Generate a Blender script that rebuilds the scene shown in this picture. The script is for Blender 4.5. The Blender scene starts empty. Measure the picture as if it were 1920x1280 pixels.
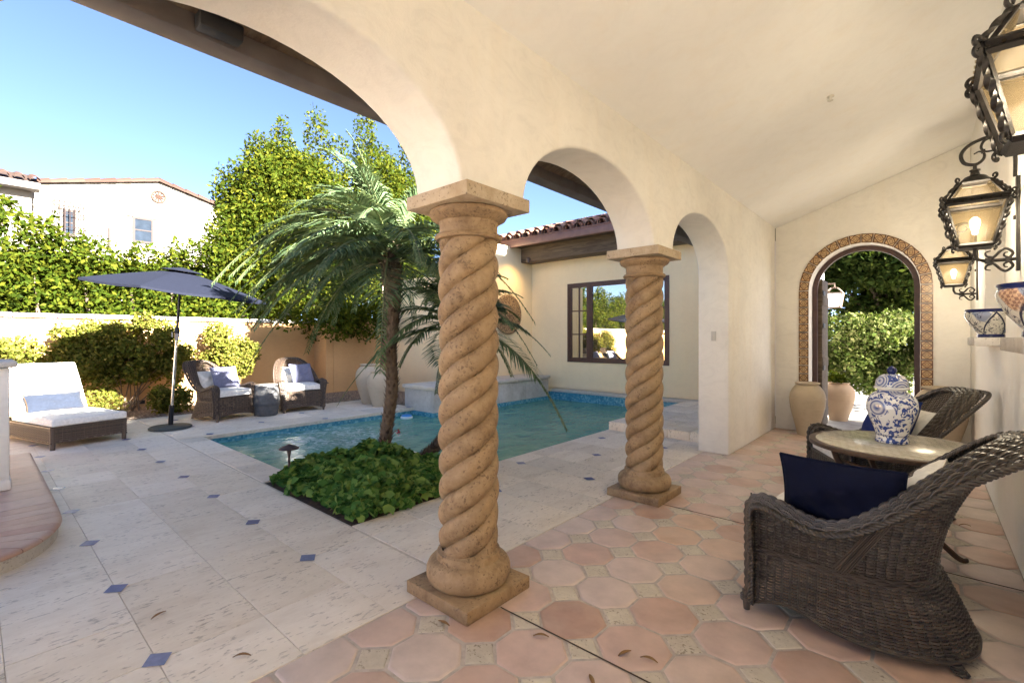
import bpy, bmesh, math, random
import numpy as np
from mathutils import Vector, Matrix
R = math.radians
PI = math.pi
rng = np.random.default_rng(7)
random.seed(7)
S = bpy.context.scene
COL = S.collection

# ------------------------------------------------------------------ materials
def _mat(name):
    m = bpy.data.materials.new(name); m.use_nodes = True
    nt = m.node_tree; b = nt.nodes['Principled BSDF']
    return m, nt, b
def N(nt, t, **kw):
    n = nt.nodes.new(t)
    for k, v in kw.items():
        if k in n.inputs: n.inputs[k].default_value = v
        else: setattr(n, k, v)
    return n
def L(nt, a, b): nt.links.new(a, b)
def rgba(c): return (c[0], c[1], c[2], 1)
def coords(nt, scale=(1,1,1), kind='Object', rot=(0,0,0)):
    tc = N(nt, 'ShaderNodeTexCoord'); mp = N(nt, 'ShaderNodeMapping')
    mp.inputs['Scale'].default_value = scale; mp.inputs['Rotation'].default_value = rot
    L(nt, tc.outputs[kind], mp.inputs['Vector']); return mp.outputs['Vector']
def ramp(nt, fac, stops, interp='LINEAR'):
    r = N(nt, 'ShaderNodeValToRGB'); e = r.color_ramp.elements; r.color_ramp.interpolation = interp
    while len(e) < len(stops): e.new(0.5)
    for i, (p, c) in enumerate(stops):
        e[i].position = p; e[i].color = rgba(c) if not isinstance(c, (int, float)) else (c, c, c, 1)
    L(nt, fac, r.inputs['Fac']); return r.outputs['Color']
def mix(nt, fac, a, b, mode='MIX'):
    m = N(nt, 'ShaderNodeMix', data_type='RGBA', blend_type=mode)
    for s, v in ((0, fac), (6, a), (7, b)):
        if isinstance(v, (int, float)): m.inputs[s].default_value = v
        elif isinstance(v, tuple): m.inputs[s].default_value = rgba(v)
        else: L(nt, v, m.inputs[s])
    return m.outputs[2]
def noise(nt, vec, scale, detail=4, rough=.55, dist=0):
    n = N(nt, 'ShaderNodeTexNoise'); n.inputs['Scale'].default_value = scale
    n.inputs['Detail'].default_value = detail; n.inputs['Roughness'].default_value = rough
    n.inputs['Distortion'].default_value = dist
    L(nt, vec, n.inputs['Vector']); return n.outputs['Fac']
def voro(nt, vec, scale, feature='F1', out='Distance'):
    n = N(nt, 'ShaderNodeTexVoronoi', feature=feature); n.inputs['Scale'].default_value = scale
    L(nt, vec, n.inputs['Vector']); return n.outputs[out]
def bump(nt, b, h, strength=.2, dist=.01):
    n = N(nt, 'ShaderNodeBump'); n.inputs['Strength'].default_value = strength
    n.inputs['Distance'].default_value = dist
    L(nt, h, n.inputs['Height']); L(nt, n.outputs['Normal'], b.inputs['Normal'])
def island(nt): return N(nt, 'ShaderNodeNewGeometry').outputs['Random Per Island']
def math_(nt, op, a, b=None):
    n = N(nt, 'ShaderNodeMath', operation=op)
    for i, v in enumerate((a, b)):
        if v is None: continue
        if isinstance(v, (int, float)): n.inputs[i].default_value = v
        else: L(nt, v, n.inputs[i])
    return n.outputs[0]

def plain(name, col, rough=.6, metal=0, var=.12, scale=8, bs=.08, spec=.5):
    m, nt, b = _mat(name); v = coords(nt)
    f = noise(nt, v, scale)
    d = tuple(c*(1-var) for c in col); l = tuple(min(1, c*(1+var)) for c in col)
    L(nt, ramp(nt, f, [(.3, d), (.7, l)]), b.inputs['Base Color'])
    b.inputs['Roughness'].default_value = rough; b.inputs['Metallic'].default_value = metal
    b.inputs['Specular IOR Level'].default_value = spec
    if bs: bump(nt, b, noise(nt, v, scale*6), bs, .004)
    return m
def plaster(name, col, stain=.075):
    m, nt, b = _mat(name); v = coords(nt)
    big = noise(nt, v, .9, 5, .6); vs = coords(nt, (3, 3, .35))
    st = noise(nt, vs, 1.6, 4, .6)
    d = tuple(c*(1-stain*2) for c in col); l = tuple(min(1, c*(1+stain)) for c in col)
    c1 = ramp(nt, big, [(.3, d), (.65, l)])
    warm = (col[0]*.94, col[1]*.86, col[2]*.74)
    c2 = mix(nt, math_(nt, 'MULTIPLY', ramp(nt, st, [(.5, 0.), (.75, 1.)]), .35), c1, warm)
    tw = noise(nt, coords(nt, (1, 1, 1.6)), 4.5, 6, .7, 1.8)
    c2 = mix(nt, .35, c2, ramp(nt, tw, [(.34, d), (.5, col), (.68, l)]))
    L(nt, c2, b.inputs['Base Color'])
    b.inputs['Roughness'].default_value = .85; b.inputs['Specular IOR Level'].default_value = .25
    h = math_(nt, 'ADD', math_(nt, 'MULTIPLY', noise(nt, v, 7, 5, .6), .8), math_(nt, 'MULTIPLY', noise(nt, v, 90, 3), .2))
    bump(nt, b, h, .38, .014)
    return m
def stone(name, c1, c2, pit, scale=1., pits=.5, rough=.7, stretch=(1,1,1), isl=.0, pitscale=60):
    m, nt, b = _mat(name); v = coords(nt, stretch)
    if isl:
        tc = N(nt, 'ShaderNodeTexCoord'); ad = N(nt, 'ShaderNodeVectorMath', operation='ADD')
        cx = N(nt, 'ShaderNodeCombineXYZ'); off = math_(nt, 'MULTIPLY', island(nt), 37.)
        L(nt, off, cx.inputs[0]); L(nt, off, cx.inputs[1]); L(nt, v, ad.inputs[0]); L(nt, cx.outputs[0], ad.inputs[1]); v = ad.outputs[0]
    big = noise(nt, v, 2.2*scale, 6, .6, .4)
    col = ramp(nt, big, [(.28, c1), (.5, c2), (.72, tuple(min(1, c*1.08) for c in c2))])
    fine = noise(nt, v, 14*scale, 5, .65)
    col = mix(nt, .35, col, ramp(nt, fine, [(.35, c1), (.65, c2)]))
    pm = noise(nt, v, pitscale*scale, 3, .6); pl = noise(nt, v, 5*scale, 3, .5)
    pr = ramp(nt, math_(nt, 'ADD', math_(nt, 'MULTIPLY', pm, .7), math_(nt, 'MULTIPLY', pl, .3)), [(.385, 1.), (.44, 0.)])
    pm2 = ramp(nt, noise(nt, v, 1.7*scale, 4, .6), [(.30, .25), (.52, 1.)])
    blot = ramp(nt, noise(nt, coords(nt), 1.1*scale, 5, .65, .6), [(.42, 0.), (.68, .45)])
    col = mix(nt, blot, col, c1)
    col = mix(nt, math_(nt, 'MULTIPLY', math_(nt, 'MULTIPLY', pr, pm2), pits), col, pit)
    if isl:
        col = mix(nt, isl, col, ramp(nt, island(nt), [(0, tuple(c*.72 for c in c2)), (.3, (c2[0]*.98, c2[1]*.93, c2[2]*.84)), (.75, tuple(min(1, c*1.12) for c in c2))]))
    L(nt, col, b.inputs['Base Color']); b.inputs['Roughness'].default_value = rough
    b.inputs['Specular IOR Level'].default_value = .35
    h = math_(nt, 'SUBTRACT', fine, math_(nt, 'MULTIPLY', pr, 1.2)); bump(nt, b, h, .35, .006)
    return m
def leafmat(name, dark, mid, light, trans=.35, rough=.45):
    m, nt, b = _mat(name)
    i = island(nt)
    pos = noise(nt, coords(nt), 1.3, 3)
    f = math_(nt, 'ADD', math_(nt, 'MULTIPLY', i, .75), math_(nt, 'MULTIPLY', pos, .3))
    c = ramp(nt, f, [(.05, dark), (.5, mid), (.95, light)])
    L(nt, c, b.inputs['Base Color']); b.inputs['Roughness'].default_value = rough
    b.inputs['Specular IOR Level'].default_value = .04; b.inputs['Roughness'].default_value = .6
    tr = N(nt, 'ShaderNodeBsdfTranslucent'); L(nt, mix(nt, .4, c, (.09, .11, .004)), tr.inputs['Color'])
    ms = N(nt, 'ShaderNodeMixShader'); ms.inputs[0].default_value = trans
    L(nt, b.outputs[0], ms.inputs[1]); L(nt, tr.outputs[0], ms.inputs[2])
    L(nt, ms.outputs[0], nt.nodes['Material Output'].inputs['Surface'])
    return m
def islandmat(name, stops, rough=.6, nscale=20, nvar=.25, bs=.15, spec=.4, big=None):
    m, nt, b = _mat(name); v = coords(nt)
    c = ramp(nt, island(nt), stops)
    c = mix(nt, nvar, c, ramp(nt, noise(nt, v, nscale, 5, .6), [(.3, (.1,.08,.06)), (.7, (1,1,1))]), 'MULTIPLY')
    if big: c = mix(nt, math_(nt, 'MULTIPLY', ramp(nt, noise(nt, v, 2.2, 4), [(.4, 0.), (.7, 1.)]), big[1]), c, big[0])
    L(nt, c, b.inputs['Base Color']); b.inputs['Roughness'].default_value = rough
    b.inputs['Specular IOR Level'].default_value = spec
    bump(nt, b, noise(nt, v, nscale*2, 4), bs, .004)
    return m
def emit(name, col, s):
    m, nt, b = _mat(name); b.inputs['Base Color'].default_value = rgba(col)
    b.inputs['Emission Color'].default_value = rgba(col); b.inputs['Emission Strength'].default_value = s
    return m
def fabric(name, col, rough=.9, weave=240, sheen=.1):
    m, nt, b = _mat(name); v = coords(nt)
    w = N(nt, 'ShaderNodeTexWave', wave_type='BANDS'); w.inputs['Scale'].default_value = weave; w.inputs['Distortion'].default_value = 1.5
    L(nt, v, w.inputs['Vector'])
    f = noise(nt, v, 30, 5); c = ramp(nt, f, [(.3, tuple(x*.86 for x in col)), (.7, tuple(min(1, x*1.08) for x in col))])
    L(nt, c, b.inputs['Base Color']); b.inputs['Roughness'].default_value = rough
    b.inputs['Specular IOR Level'].default_value = .15; b.inputs['Sheen Weight'].default_value = sheen
    h = math_(nt, 'ADD', math_(nt, 'MULTIPLY', w.outputs['Fac'], .15), noise(nt, v, 7, 3)); bump(nt, b, h, .25, .012)
    return m

M = {}
M['cream'] = plaster('cream_plaster', (.85, .815, .74))
M['wing'] = plaster('warm_cream_plaster', (.90, .75, .48), .04)
M['ceiling'] = plaster('ceiling_plaster', (.89, .875, .84), .03)
M['pale'] = plaster('pale_plaster', (.88, .86, .81), .04)
M['tan'] = plaster('tan_plaster', (.55, .335, .155), .07)
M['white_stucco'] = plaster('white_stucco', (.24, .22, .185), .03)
M['travertine'] = stone('travertine', (.58, .485, .36), (.86, .785, .665), (.22, .17, .12), 1., .9, .62, (2.2, .75, 1), .42, 26)
M['travertine_plain'] = stone('travertine_cut', (.50, .44, .36), (.66, .60, .51), (.18, .13, .09), 1.5, .6, .7, (1, 1, 1), .12)
M['chalky'] = stone('chalky_stone', (.40, .36, .30), (.62, .59, .54), (.2, .17, .14), 1.0, .5, .75)
M['cantera'] = stone('carved_stone', (.165, .095, .045), (.42, .29, .16), (.085, .05, .03), 2.2, .6, .62, (1, 1, 1), 0, 30)
M['cantera_pale'] = stone('pale_carved_stone', (.36, .26, .15), (.56, .46, .33), (.12, .08, .05), 2.2, .7, .7, (1, 1, 1), 0, 30)
M['saltillo'] = islandmat('saltillo_tile', [(0, (.54, .345, .25)), (.3, (.65, .455, .36)), (.55, (.68, .52, .44)), (.8, (.72, .61, .54)), (1, (.67, .43, .27))], .42, 6, .30, .3, .4, ((.70, .57, .48), .45))
M['mortar'] = plain('pale_mortar', (.66, .58, .47), .95, 0, .15, 20, .3)
M['grout'] = plain('grout', (.50, .44, .38), .95, 0, .2, 20, .3)
M['inset'] = stone('travertine_inset', (.42, .37, .29), (.64, .58, .47), (.12, .09, .06), 2.5, .8, .75, (1, 1, 1), .25, 26)
M['blue_tile'] = islandmat('blue_glazed_tile', [(0, (.09, .10, .25)), (.5, (.14, .17, .37)), (1, (.30, .33, .46))], .45, 30, .35, .1, .6)
M['brick_cap'] = islandmat('terracotta_paver', [(0, (.50, .30, .22)), (.5, (.58, .38, .28)), (1, (.60, .42, .33))], .6, 12, .2, .2)
M['iron'] = plain('wrought_iron', (.028, .025, .023), .42, .6, .3, 30, .35)
M['bronze'] = plain('bronze_metal', (.10, .065, .045), .45, .5, .2, 20, .1)
M['dark_wood'] = None
M['wicker'] = islandmat('dark_wicker', [(0, (.032, .025, .019)), (.5, (.052, .041, .032)), (.85, (.082, .066, .052)), (1, (.115, .095, .076))], .33, 60, .1, .05, .6)
M['wicker_brown'] = islandmat('brown_wicker', [(0, (.05, .035, .026)), (.5, (.10, .066, .045)), (1, (.17, .12, .08))], .5, 60, .3, .15, .5)
M['white_fabric'] = fabric('white_canvas', (.80, .77, .70))
M['navy'] = fabric('navy_linen', (.004, .006, .022), .9, 240, .02)
M['blue_fab'] = fabric('blue_linen', (.014, .028, .13), .9, 240, .02)
M['lavender'] = fabric('pale_blue_linen', (.17, .175, .25))
M['steel_blue'] = fabric('grey_blue_linen', (.02, .026, .042))
M['tan_trim'] = fabric('tan_trim', (.06, .036, .016))
M['canopy'] = fabric('navy_canopy', (.0088, .0108, .0205), .8, 240, 0)
M['gravel'] = None
M['dirt'] = plain('soil', (.07, .045, .03), 1, 0, .4, 25, .8)
M['earth'] = plain('earth', (.30, .23, .16), 1, 0, .25, 3, .5)
M['asphalt'] = plain('driveway', (.33, .31, .29), .9, 0, .2, 6, .4)
M['urn'] = plaster('aged_clay', (.52, .43, .31), .10)
M['terracotta_lit'] = plaster('pale_terracotta', (.62, .45, .30), .05)
M['roof_tile'] = islandmat('barrel_tile', [(0, (.13, .06, .045)), (.3, (.24, .12, .085)), (.65, (.36, .17, .11)), (.85, (.30, .21, .16)), (1, (.46, .26, .17))], .7, 14, .5, .3)
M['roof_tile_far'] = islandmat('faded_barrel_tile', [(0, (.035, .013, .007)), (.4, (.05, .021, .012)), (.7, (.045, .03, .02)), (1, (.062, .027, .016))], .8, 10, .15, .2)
M['gutter'] = plain('brown_gutter', (.20, .105, .085), .5, .1, .15, 6, .05)
M['fascia'] = plain('grey_fascia', (.115, .10, .095), .7, 0, .2, 6, .1)
M['window_wood'] = plain('window_frame', (.065, .026, .018), .45, 0, .2, 12, .05)
M['far_wood'] = plain('far_window_wood', (.016, .006, .004), .7)
M['far_pane'] = plain('far_window_pane', (.02, .027, .038), 1, 0, .3, 3, 0, 0)
M['black_box'] = plain('speaker_black', (.02, .02, .022), .5)
M['switch'] = plain('switch_plastic', (.62, .59, .52), .4, 0, .02)
M['leaf_hedge'] = leafmat('hedge_leaf', (.014, .028, .004), (.044, .068, .006), (.110, .115, .012), .42)
M['leaf_ficus'] = leafmat('ficus_leaf', (.016, .032, .004), (.050, .072, .007), (.120, .120, .012), .42)
M['leaf_boug'] = leafmat('bougainvillea_leaf', (.045, .060, .010), (.125, .135, .020), (.25, .20, .05), .3)
M['leaf_door'] = leafmat('shrub_leaf', (.016, .032, .006), (.065, .095, .020), (.19, .19, .075), .3)
M['leaf_dark'] = leafmat('tree_leaf', (.010, .022, .005), (.032, .056, .011), (.08, .10, .025), .3)
M['leaf_ger'] = leafmat('geranium_leaf', (.03, .085, .02), (.10, .23, .05), (.30, .41, .10), .25, .5)
M['palm_leaf'] = leafmat('palm_leaflet', (.048, .088, .040), (.11, .165, .078), (.23, .28, .145), .25, .38)
M['palm_stem'] = plain('palm_stem', (.12, .14, .05), .6)
M['bark'] = plain('bark', (.10, .07, .05), .95, 0, .35, 12, .8)
M['palm_bark'] = islandmat('palm_bark', [(0, (.07, .045, .03)), (.5, (.13, .09, .06)), (1, (.20, .145, .10))], .95, 30, .4, .6)
M['twig'] = plain('twig', (.16, .11, .07), .9)
M['red_flower'] = plain('red_flower', (.5, .03, .05), .6)
M['float_white'] = plain('float_white', (.75, .78, .8), .35, 0, .02)
M['float_blue'] = plain('float_blue', (.02, .25, .62), .35, 0, .05)
M['barrel_fabric'] = plain('dark_glazed_clay', (.10, .10, .10), .55, 0, .3, 14, .2)
M['copper'] = plain('aged_copper', (.085, .06, .055), .5, .5, .3, 15, .1)
M['base_grey'] = plain('umbrella_base', (.055, .065, .062), .6, 0, .15, 10, .1)
M['pole_dark'] = plain('dark_pole', (.02, .02, .025), .3, .5)
M['pole_silver'] = plain('silver_pole', (.45, .44, .42), .25, .9, .1)
M['dry_leaf'] = islandmat('dry_leaf', [(0, (.20, .10, .04)), (1, (.42, .26, .10))], .8, 30, .2)

def special_mats():
    # aged timber
    m, nt, b = _mat('aged_timber'); v = coords(nt, (.5, 5, 5)); n = noise(nt, v, 3, 6, .65, 1.2)
    L(nt, ramp(nt, n, [(.3, (.055, .035, .024)), (.5, (.115, .082, .052)), (.7, (.17, .13, .085))]), b.inputs['Base Color'])
    b.inputs['Roughness'].default_value = .8; bump(nt, b, n, .4, .01); M['dark_wood'] = m
    # gravel
    m, nt, b = _mat('gravel'); v = coords(nt); c = voro(nt, v, 38, 'F1', 'Color'); d = voro(nt, v, 38)
    sep = N(nt, 'ShaderNodeSeparateColor'); L(nt, c, sep.inputs[0])
    L(nt, mix(nt, ramp(nt, d, [(.3, 0.), (.75, 1.)]), ramp(nt, sep.outputs[0], [(0, (.22, .15, .10)), (.5, (.40, .29, .20)), (1, (.55, .45, .36))]), (.06, .04, .03)), b.inputs['Base Color'])
    b.inputs['Roughness'].default_value = .95; inv = math_(nt, 'SUBTRACT', 1., d); bump(nt, b, inv, .9, .02); M['gravel'] = m
    # pool mosaic
    m, nt, b = _mat('pool_mosaic'); v = coords(nt)
    sc = N(nt, 'ShaderNodeVectorMath', operation='SCALE'); sc.inputs['Scale'].default_value = 34.; L(nt, v, sc.inputs[0])
    of = N(nt, 'ShaderNodeVectorMath', operation='ADD'); of.inputs[1].default_value = (.37, .41, .29); L(nt, sc.outputs[0], of.inputs[0])
    fl = N(nt, 'ShaderNodeVectorMath', operation='FLOOR'); L(nt, of.outputs[0], fl.inputs[0])
    wn = N(nt, 'ShaderNodeTexWhiteNoise'); L(nt, fl.outputs[0], wn.inputs['Vector'])
    L(nt, ramp(nt, wn.outputs['Value'], [(0, (.05, .20, .29)), (.4, (.08, .29, .40)), (.75, (.13, .38, .47)), (1, (.24, .48, .54))]), b.inputs['Base Color'])
    b.inputs['Roughness'].default_value = .15; M['mosaic'] = m
    # pool water
    m, nt, b = _mat('water'); v = coords(nt)
    w1 = noise(nt, coords(nt, (1.6, 1, 1)), 2.6, 3, .5, .8); w2 = noise(nt, coords(nt, (1.5, 1, 1)), 8, 3, .5, .5)
    h = math_(nt, 'ADD', w1, math_(nt, 'MULTIPLY', w2, .35)); bump(nt, b, h, .28, .08)
    sx = N(nt, 'ShaderNodeSeparateXYZ'); L(nt, v, sx.inputs[0])
    # aerated water of the spa jets: a patch in the shallow end, broken by noise
    dx = math_(nt, 'DIVIDE', math_(nt, 'ADD', sx.outputs[0], 6.85), 1.4); dy = math_(nt, 'DIVIDE', math_(nt, 'SUBTRACT', sx.outputs[1], 3.6), 1.4)
    rr = math_(nt, 'ADD', math_(nt, 'MULTIPLY', dx, dx), math_(nt, 'MULTIPLY', dy, dy))
    patch = ramp(nt, rr, [(.1, 1.), (1., 0.)]); fn = ramp(nt, noise(nt, v, 5.5, 7, .7, 1.5), [(.40, 0.), (.62, 1.)])
    foam = math_(nt, 'MULTIPLY', patch, fn)
    deep = ramp(nt, w1, [(.3, (.13, .47, .35)), (.7, (.30, .66, .48))])
    L(nt, mix(nt, math_(nt, 'MULTIPLY', foam, .85), deep, (.60, .68, .70)), b.inputs['Base Color'])
    L(nt, math_(nt, 'ADD', math_(nt, 'MULTIPLY', foam, .4), .04), b.inputs['Roughness']); b.inputs['IOR'].default_value = 1.33
    tb = N(nt, 'ShaderNodeBsdfTransparent'); tb.inputs[0].default_value = (.45, .82, .72, 1)
    ms = N(nt, 'ShaderNodeMixShader'); L(nt, math_(nt, 'SUBTRACT', .35, math_(nt, 'MULTIPLY', foam, .35)), ms.inputs[0])
    L(nt, b.outputs[0], ms.inputs[1]); L(nt, tb.outputs[0], ms.inputs[2]); L(nt, ms.outputs[0], nt.nodes['Material Output'].inputs['Surface'])
    M['water'] = m
    # reflective window glass
    m, nt, b = _mat('window_glass'); b.inputs['Base Color'].default_value = (.045, .035, .02, 1); b.inputs['Roughness'].default_value = .3
    g = N(nt, 'ShaderNodeBsdfGlossy'); g.inputs['Roughness'].default_value = .015; g.inputs['Color'].default_value = (.85, .80, .66, 1)
    ms = N(nt, 'ShaderNodeMixShader'); ms.inputs[0].default_value = .62
    L(nt, b.outputs[0], ms.inputs[1]); L(nt, g.outputs[0], ms.inputs[2]); L(nt, ms.outputs[0], nt.nodes['Material Output'].inputs['Surface']); M['glass'] = m
    # seeded lamp glass, lit from inside by its bulb
    m, nt, b = _mat('seeded_glass'); v = coords(nt); n = noise(nt, v, 26, 5)
    b.inputs['Roughness'].default_value = .25
    c = ramp(nt, n, [(.3, (.10, .08, .05)), (.7, (.16, .13, .085))]); L(nt, c, b.inputs['Base Color'])
    tr = N(nt, 'ShaderNodeBsdfTranslucent'); L(nt, c, tr.inputs[0])
    ms = N(nt, 'ShaderNodeMixShader'); ms.inputs[0].default_value = .05
    L(nt, b.outputs[0], ms.inputs[1]); L(nt, tr.outputs[0], ms.inputs[2])
    tb = N(nt, 'ShaderNodeBsdfTransparent'); tb.inputs[0].default_value = (.88, .83, .73, 1); m2 = N(nt, 'ShaderNodeMixShader'); m2.inputs[0].default_value = .92
    L(nt, ms.outputs[0], m2.inputs[1]); L(nt, tb.outputs[0], m2.inputs[2]); L(nt, m2.outputs[0], nt.nodes['Material Output'].inputs['Surface']); M['lamp_glass'] = m
    M['bulb'] = emit('lamp_bulb', (1, .84, .62), 1.0)
    # blue and white porcelain: blotted vines, ring flowers, brush lines at the foot
    m, nt, b = _mat('porcelain'); v = coords(nt)
    vn = noise(nt, v, 13, 3, .55, 2.2); vines = ramp(nt, vn, [(.462, 0.), (.482, 1.)])
    vn2 = noise(nt, v, 34, 2, .5, 1.); cut = ramp(nt, vn2, [(.40, 0.), (.46, 1.)])
    leaf = math_(nt, 'MULTIPLY', vines, cut)
    fd = voro(nt, v, 6.2); ring = ramp(nt, fd, [(.0, 1.), (.09, 0.), (.14, 1.), (.2, .2), (.26, 1.), (.31, .1), (.36, 1.), (.40, 0.)])
    inr = ramp(nt, fd, [(.40, 1.), (.42, 0.)])
    pat = mix(nt, inr, leaf, ring)
    L(nt, mix(nt, pat, (.74, .75, .74), mix(nt, vn2, (.012, .025, .16), (.05, .10, .34))), b.inputs['Base Color'])
    b.inputs['Roughness'].default_value = .08; b.inputs['Coat Weight'].default_value = .5; M['porcelain'] = m
    M['porcelain_white'] = plain('white_glaze', (.72, .72, .70), .1, 0, .03, 10, 0)
    M['cobalt'] = plain('cobalt_glaze', (.012, .02, .10), .08, 0, .2, 20, 0)
    # painted bowls
    m, nt, b = _mat('painted_bowl'); v = coords(nt)
    sp = N(nt, 'ShaderNodeSeparateXYZ'); L(nt, v, sp.inputs[0])
    an = math_(nt, 'ARCTAN2', sp.outputs[1], sp.outputs[0]); tri = math_(nt, 'PINGPONG', math_(nt, 'MULTIPLY', an, 1.2732), 1.)
    zz = math_(nt, 'MULTIPLY', sp.outputs[2], 6.)
    arch = math_(nt, 'SUBTRACT', zz, math_(nt, 'MULTIPLY', tri, 1.1)); line = ramp(nt, math_(nt, 'ABSOLUTE', math_(nt, 'SUBTRACT', arch, .12)), [(.05, 1.), (.075, 0.)])
    scroll = ramp(nt, math_(nt, 'ABSOLUTE', math_(nt, 'SUBTRACT', noise(nt, v, 16, 1, .4, 2.5), .5)), [(.02, 1.), (.035, 0.)])
    blue = ramp(nt, noise(nt, v, 6, 1), [(.48, 0.), (.52, 1.)])
    outm = ramp(nt, arch, [(.1, 0.), (.14, 1.)])
    c = mix(nt, math_(nt, 'MULTIPLY', math_(nt, 'MULTIPLY', blue, outm), .8), (.66, .64, .56), (.16, .21, .36))
    c = mix(nt, math_(nt, 'MAXIMUM', line, math_(nt, 'MULTIPLY', scroll, .9)), c, (.03, .035, .07))
    L(nt, c, b.inputs['Base Color']); b.inputs['Roughness'].default_value = .12; M['bowl'] = m
    m2 = m.copy(); m2.name = 'painted_bowl_orange'; nt = m2.node_tree; b = nt.nodes['Principled BSDF']
    src = b.inputs['Base Color'].links[0].from_socket; v = coords(nt)
    ck = N(nt, 'ShaderNodeTexChecker'); ck.inputs['Scale'].default_value = 70; L(nt, v, ck.inputs['Vector'])
    pt = ramp(nt, noise(nt, v, 7, 1), [(.50, 0.), (.53, 1.)]); oc = mix(nt, ck.outputs['Fac'], (.62, .40, .24), (.30, .16, .10))
    L(nt, mix(nt, math_(nt, 'MULTIPLY', pt, .9), src, oc), b.inputs['Base Color']); M['bowl_orange'] = m2
    # mosaic table top : diagonal pieces
    m, nt, b = _mat('table_mosaic'); v = coords(nt, (1, 1, 1), 'Object', (0, 0, R(33)))
    br = N(nt, 'ShaderNodeTexBrick'); br.inputs['Scale'].default_value = 16; br.inputs['Mortar Size'].default_value = .03
    br.inputs['Color1'].default_value = (.60, .55, .44, 1); br.inputs['Color2'].default_value = (.46, .43, .33, 1); br.inputs['Mortar'].default_value = (.30, .25, .18, 1)
    br.inputs['Brick Width'].default_value = .9; br.inputs['Row Height'].default_value = .5; L(nt, v, br.inputs['Vector'])
    L(nt, br.outputs['Color'], b.inputs['Base Color']); b.inputs['Roughness'].default_value = .22
    bump(nt, b, math_(nt, 'SUBTRACT', noise(nt, v, 12, 3), br.outputs['Fac']), .2, .004); M['table_top'] = m
    # painted arch tile (cells are separate faces with UV)
    m, nt, b = _mat('painted_tile'); tc = N(nt, 'ShaderNodeTexCoord'); sp = N(nt, 'ShaderNodeSeparateXYZ'); L(nt, tc.outputs['UV'], sp.inputs[0])
    ax = math_(nt, 'ABSOLUTE', math_(nt, 'SUBTRACT', sp.outputs[0], .5)); ay = math_(nt, 'ABSOLUTE', math_(nt, 'SUBTRACT', sp.outputs[1], .5))
    man = math_(nt, 'ADD', ax, ay); mx = math_(nt, 'MAXIMUM', ax, ay); mn = math_(nt, 'MINIMUM', ax, ay)
    d1 = ramp(nt, math_(nt, 'ABSOLUTE', math_(nt, 'SUBTRACT', man, .40)), [(.045, 1.), (.065, 0.)])
    bd = ramp(nt, math_(nt, 'ABSOLUTE', math_(nt, 'SUBTRACT', mx, .44)), [(.035, 1.), (.05, 0.)])
    fl2 = ramp(nt, math_(nt, 'SUBTRACT', math_(nt, 'MULTIPLY', mx, .6), math_(nt, 'ADD', mn, .0)), [(-.02, 0.), (.0, .0)])
    pet = math_(nt, 'MULTIPLY', ramp(nt, math_(nt, 'ABSOLUTE', math_(nt, 'SUBTRACT', mx, .15)), [(.07, 1.), (.09, 0.)]), ramp(nt, mn, [(.06, 1.), (.08, 0.)]))
    pet2 = ramp(nt, math_(nt, 'ABSOLUTE', math_(nt, 'SUBTRACT', man, .18)), [(.02, 1.), (.04, 0.)])
    ink = math_(nt, 'MAXIMUM', math_(nt, 'MAXIMUM', d1, bd), math_(nt, 'MULTIPLY', pet2, pet))
    ink = math_(nt, 'MAXIMUM', ink, pet2)
    nz = noise(nt, coords(nt), 9, 3)
    L(nt, mix(nt, ink, ramp(nt, nz, [(.3, (.46, .27, .11)), (.7, (.58, .40, .20))]), (.085, .03, .01)), b.inputs['Base Color'])
    b.inputs['Roughness'].default_value = .25; M['arch_tile'] = m
    # carved disc
    m, nt, b = _mat('carved_disc'); v = coords(nt); d = voro(nt, v, 30)
    L(nt, ramp(nt, d, [(.1, (.42, .30, .16)), (.5, (.30, .19, .09)), (.8, (.08, .05, .03))]), b.inputs['Base Color']); bump(nt, b, math_(nt, 'SUBTRACT', 1., d), .8, .02); M['disc'] = m
special_mats()

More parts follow.
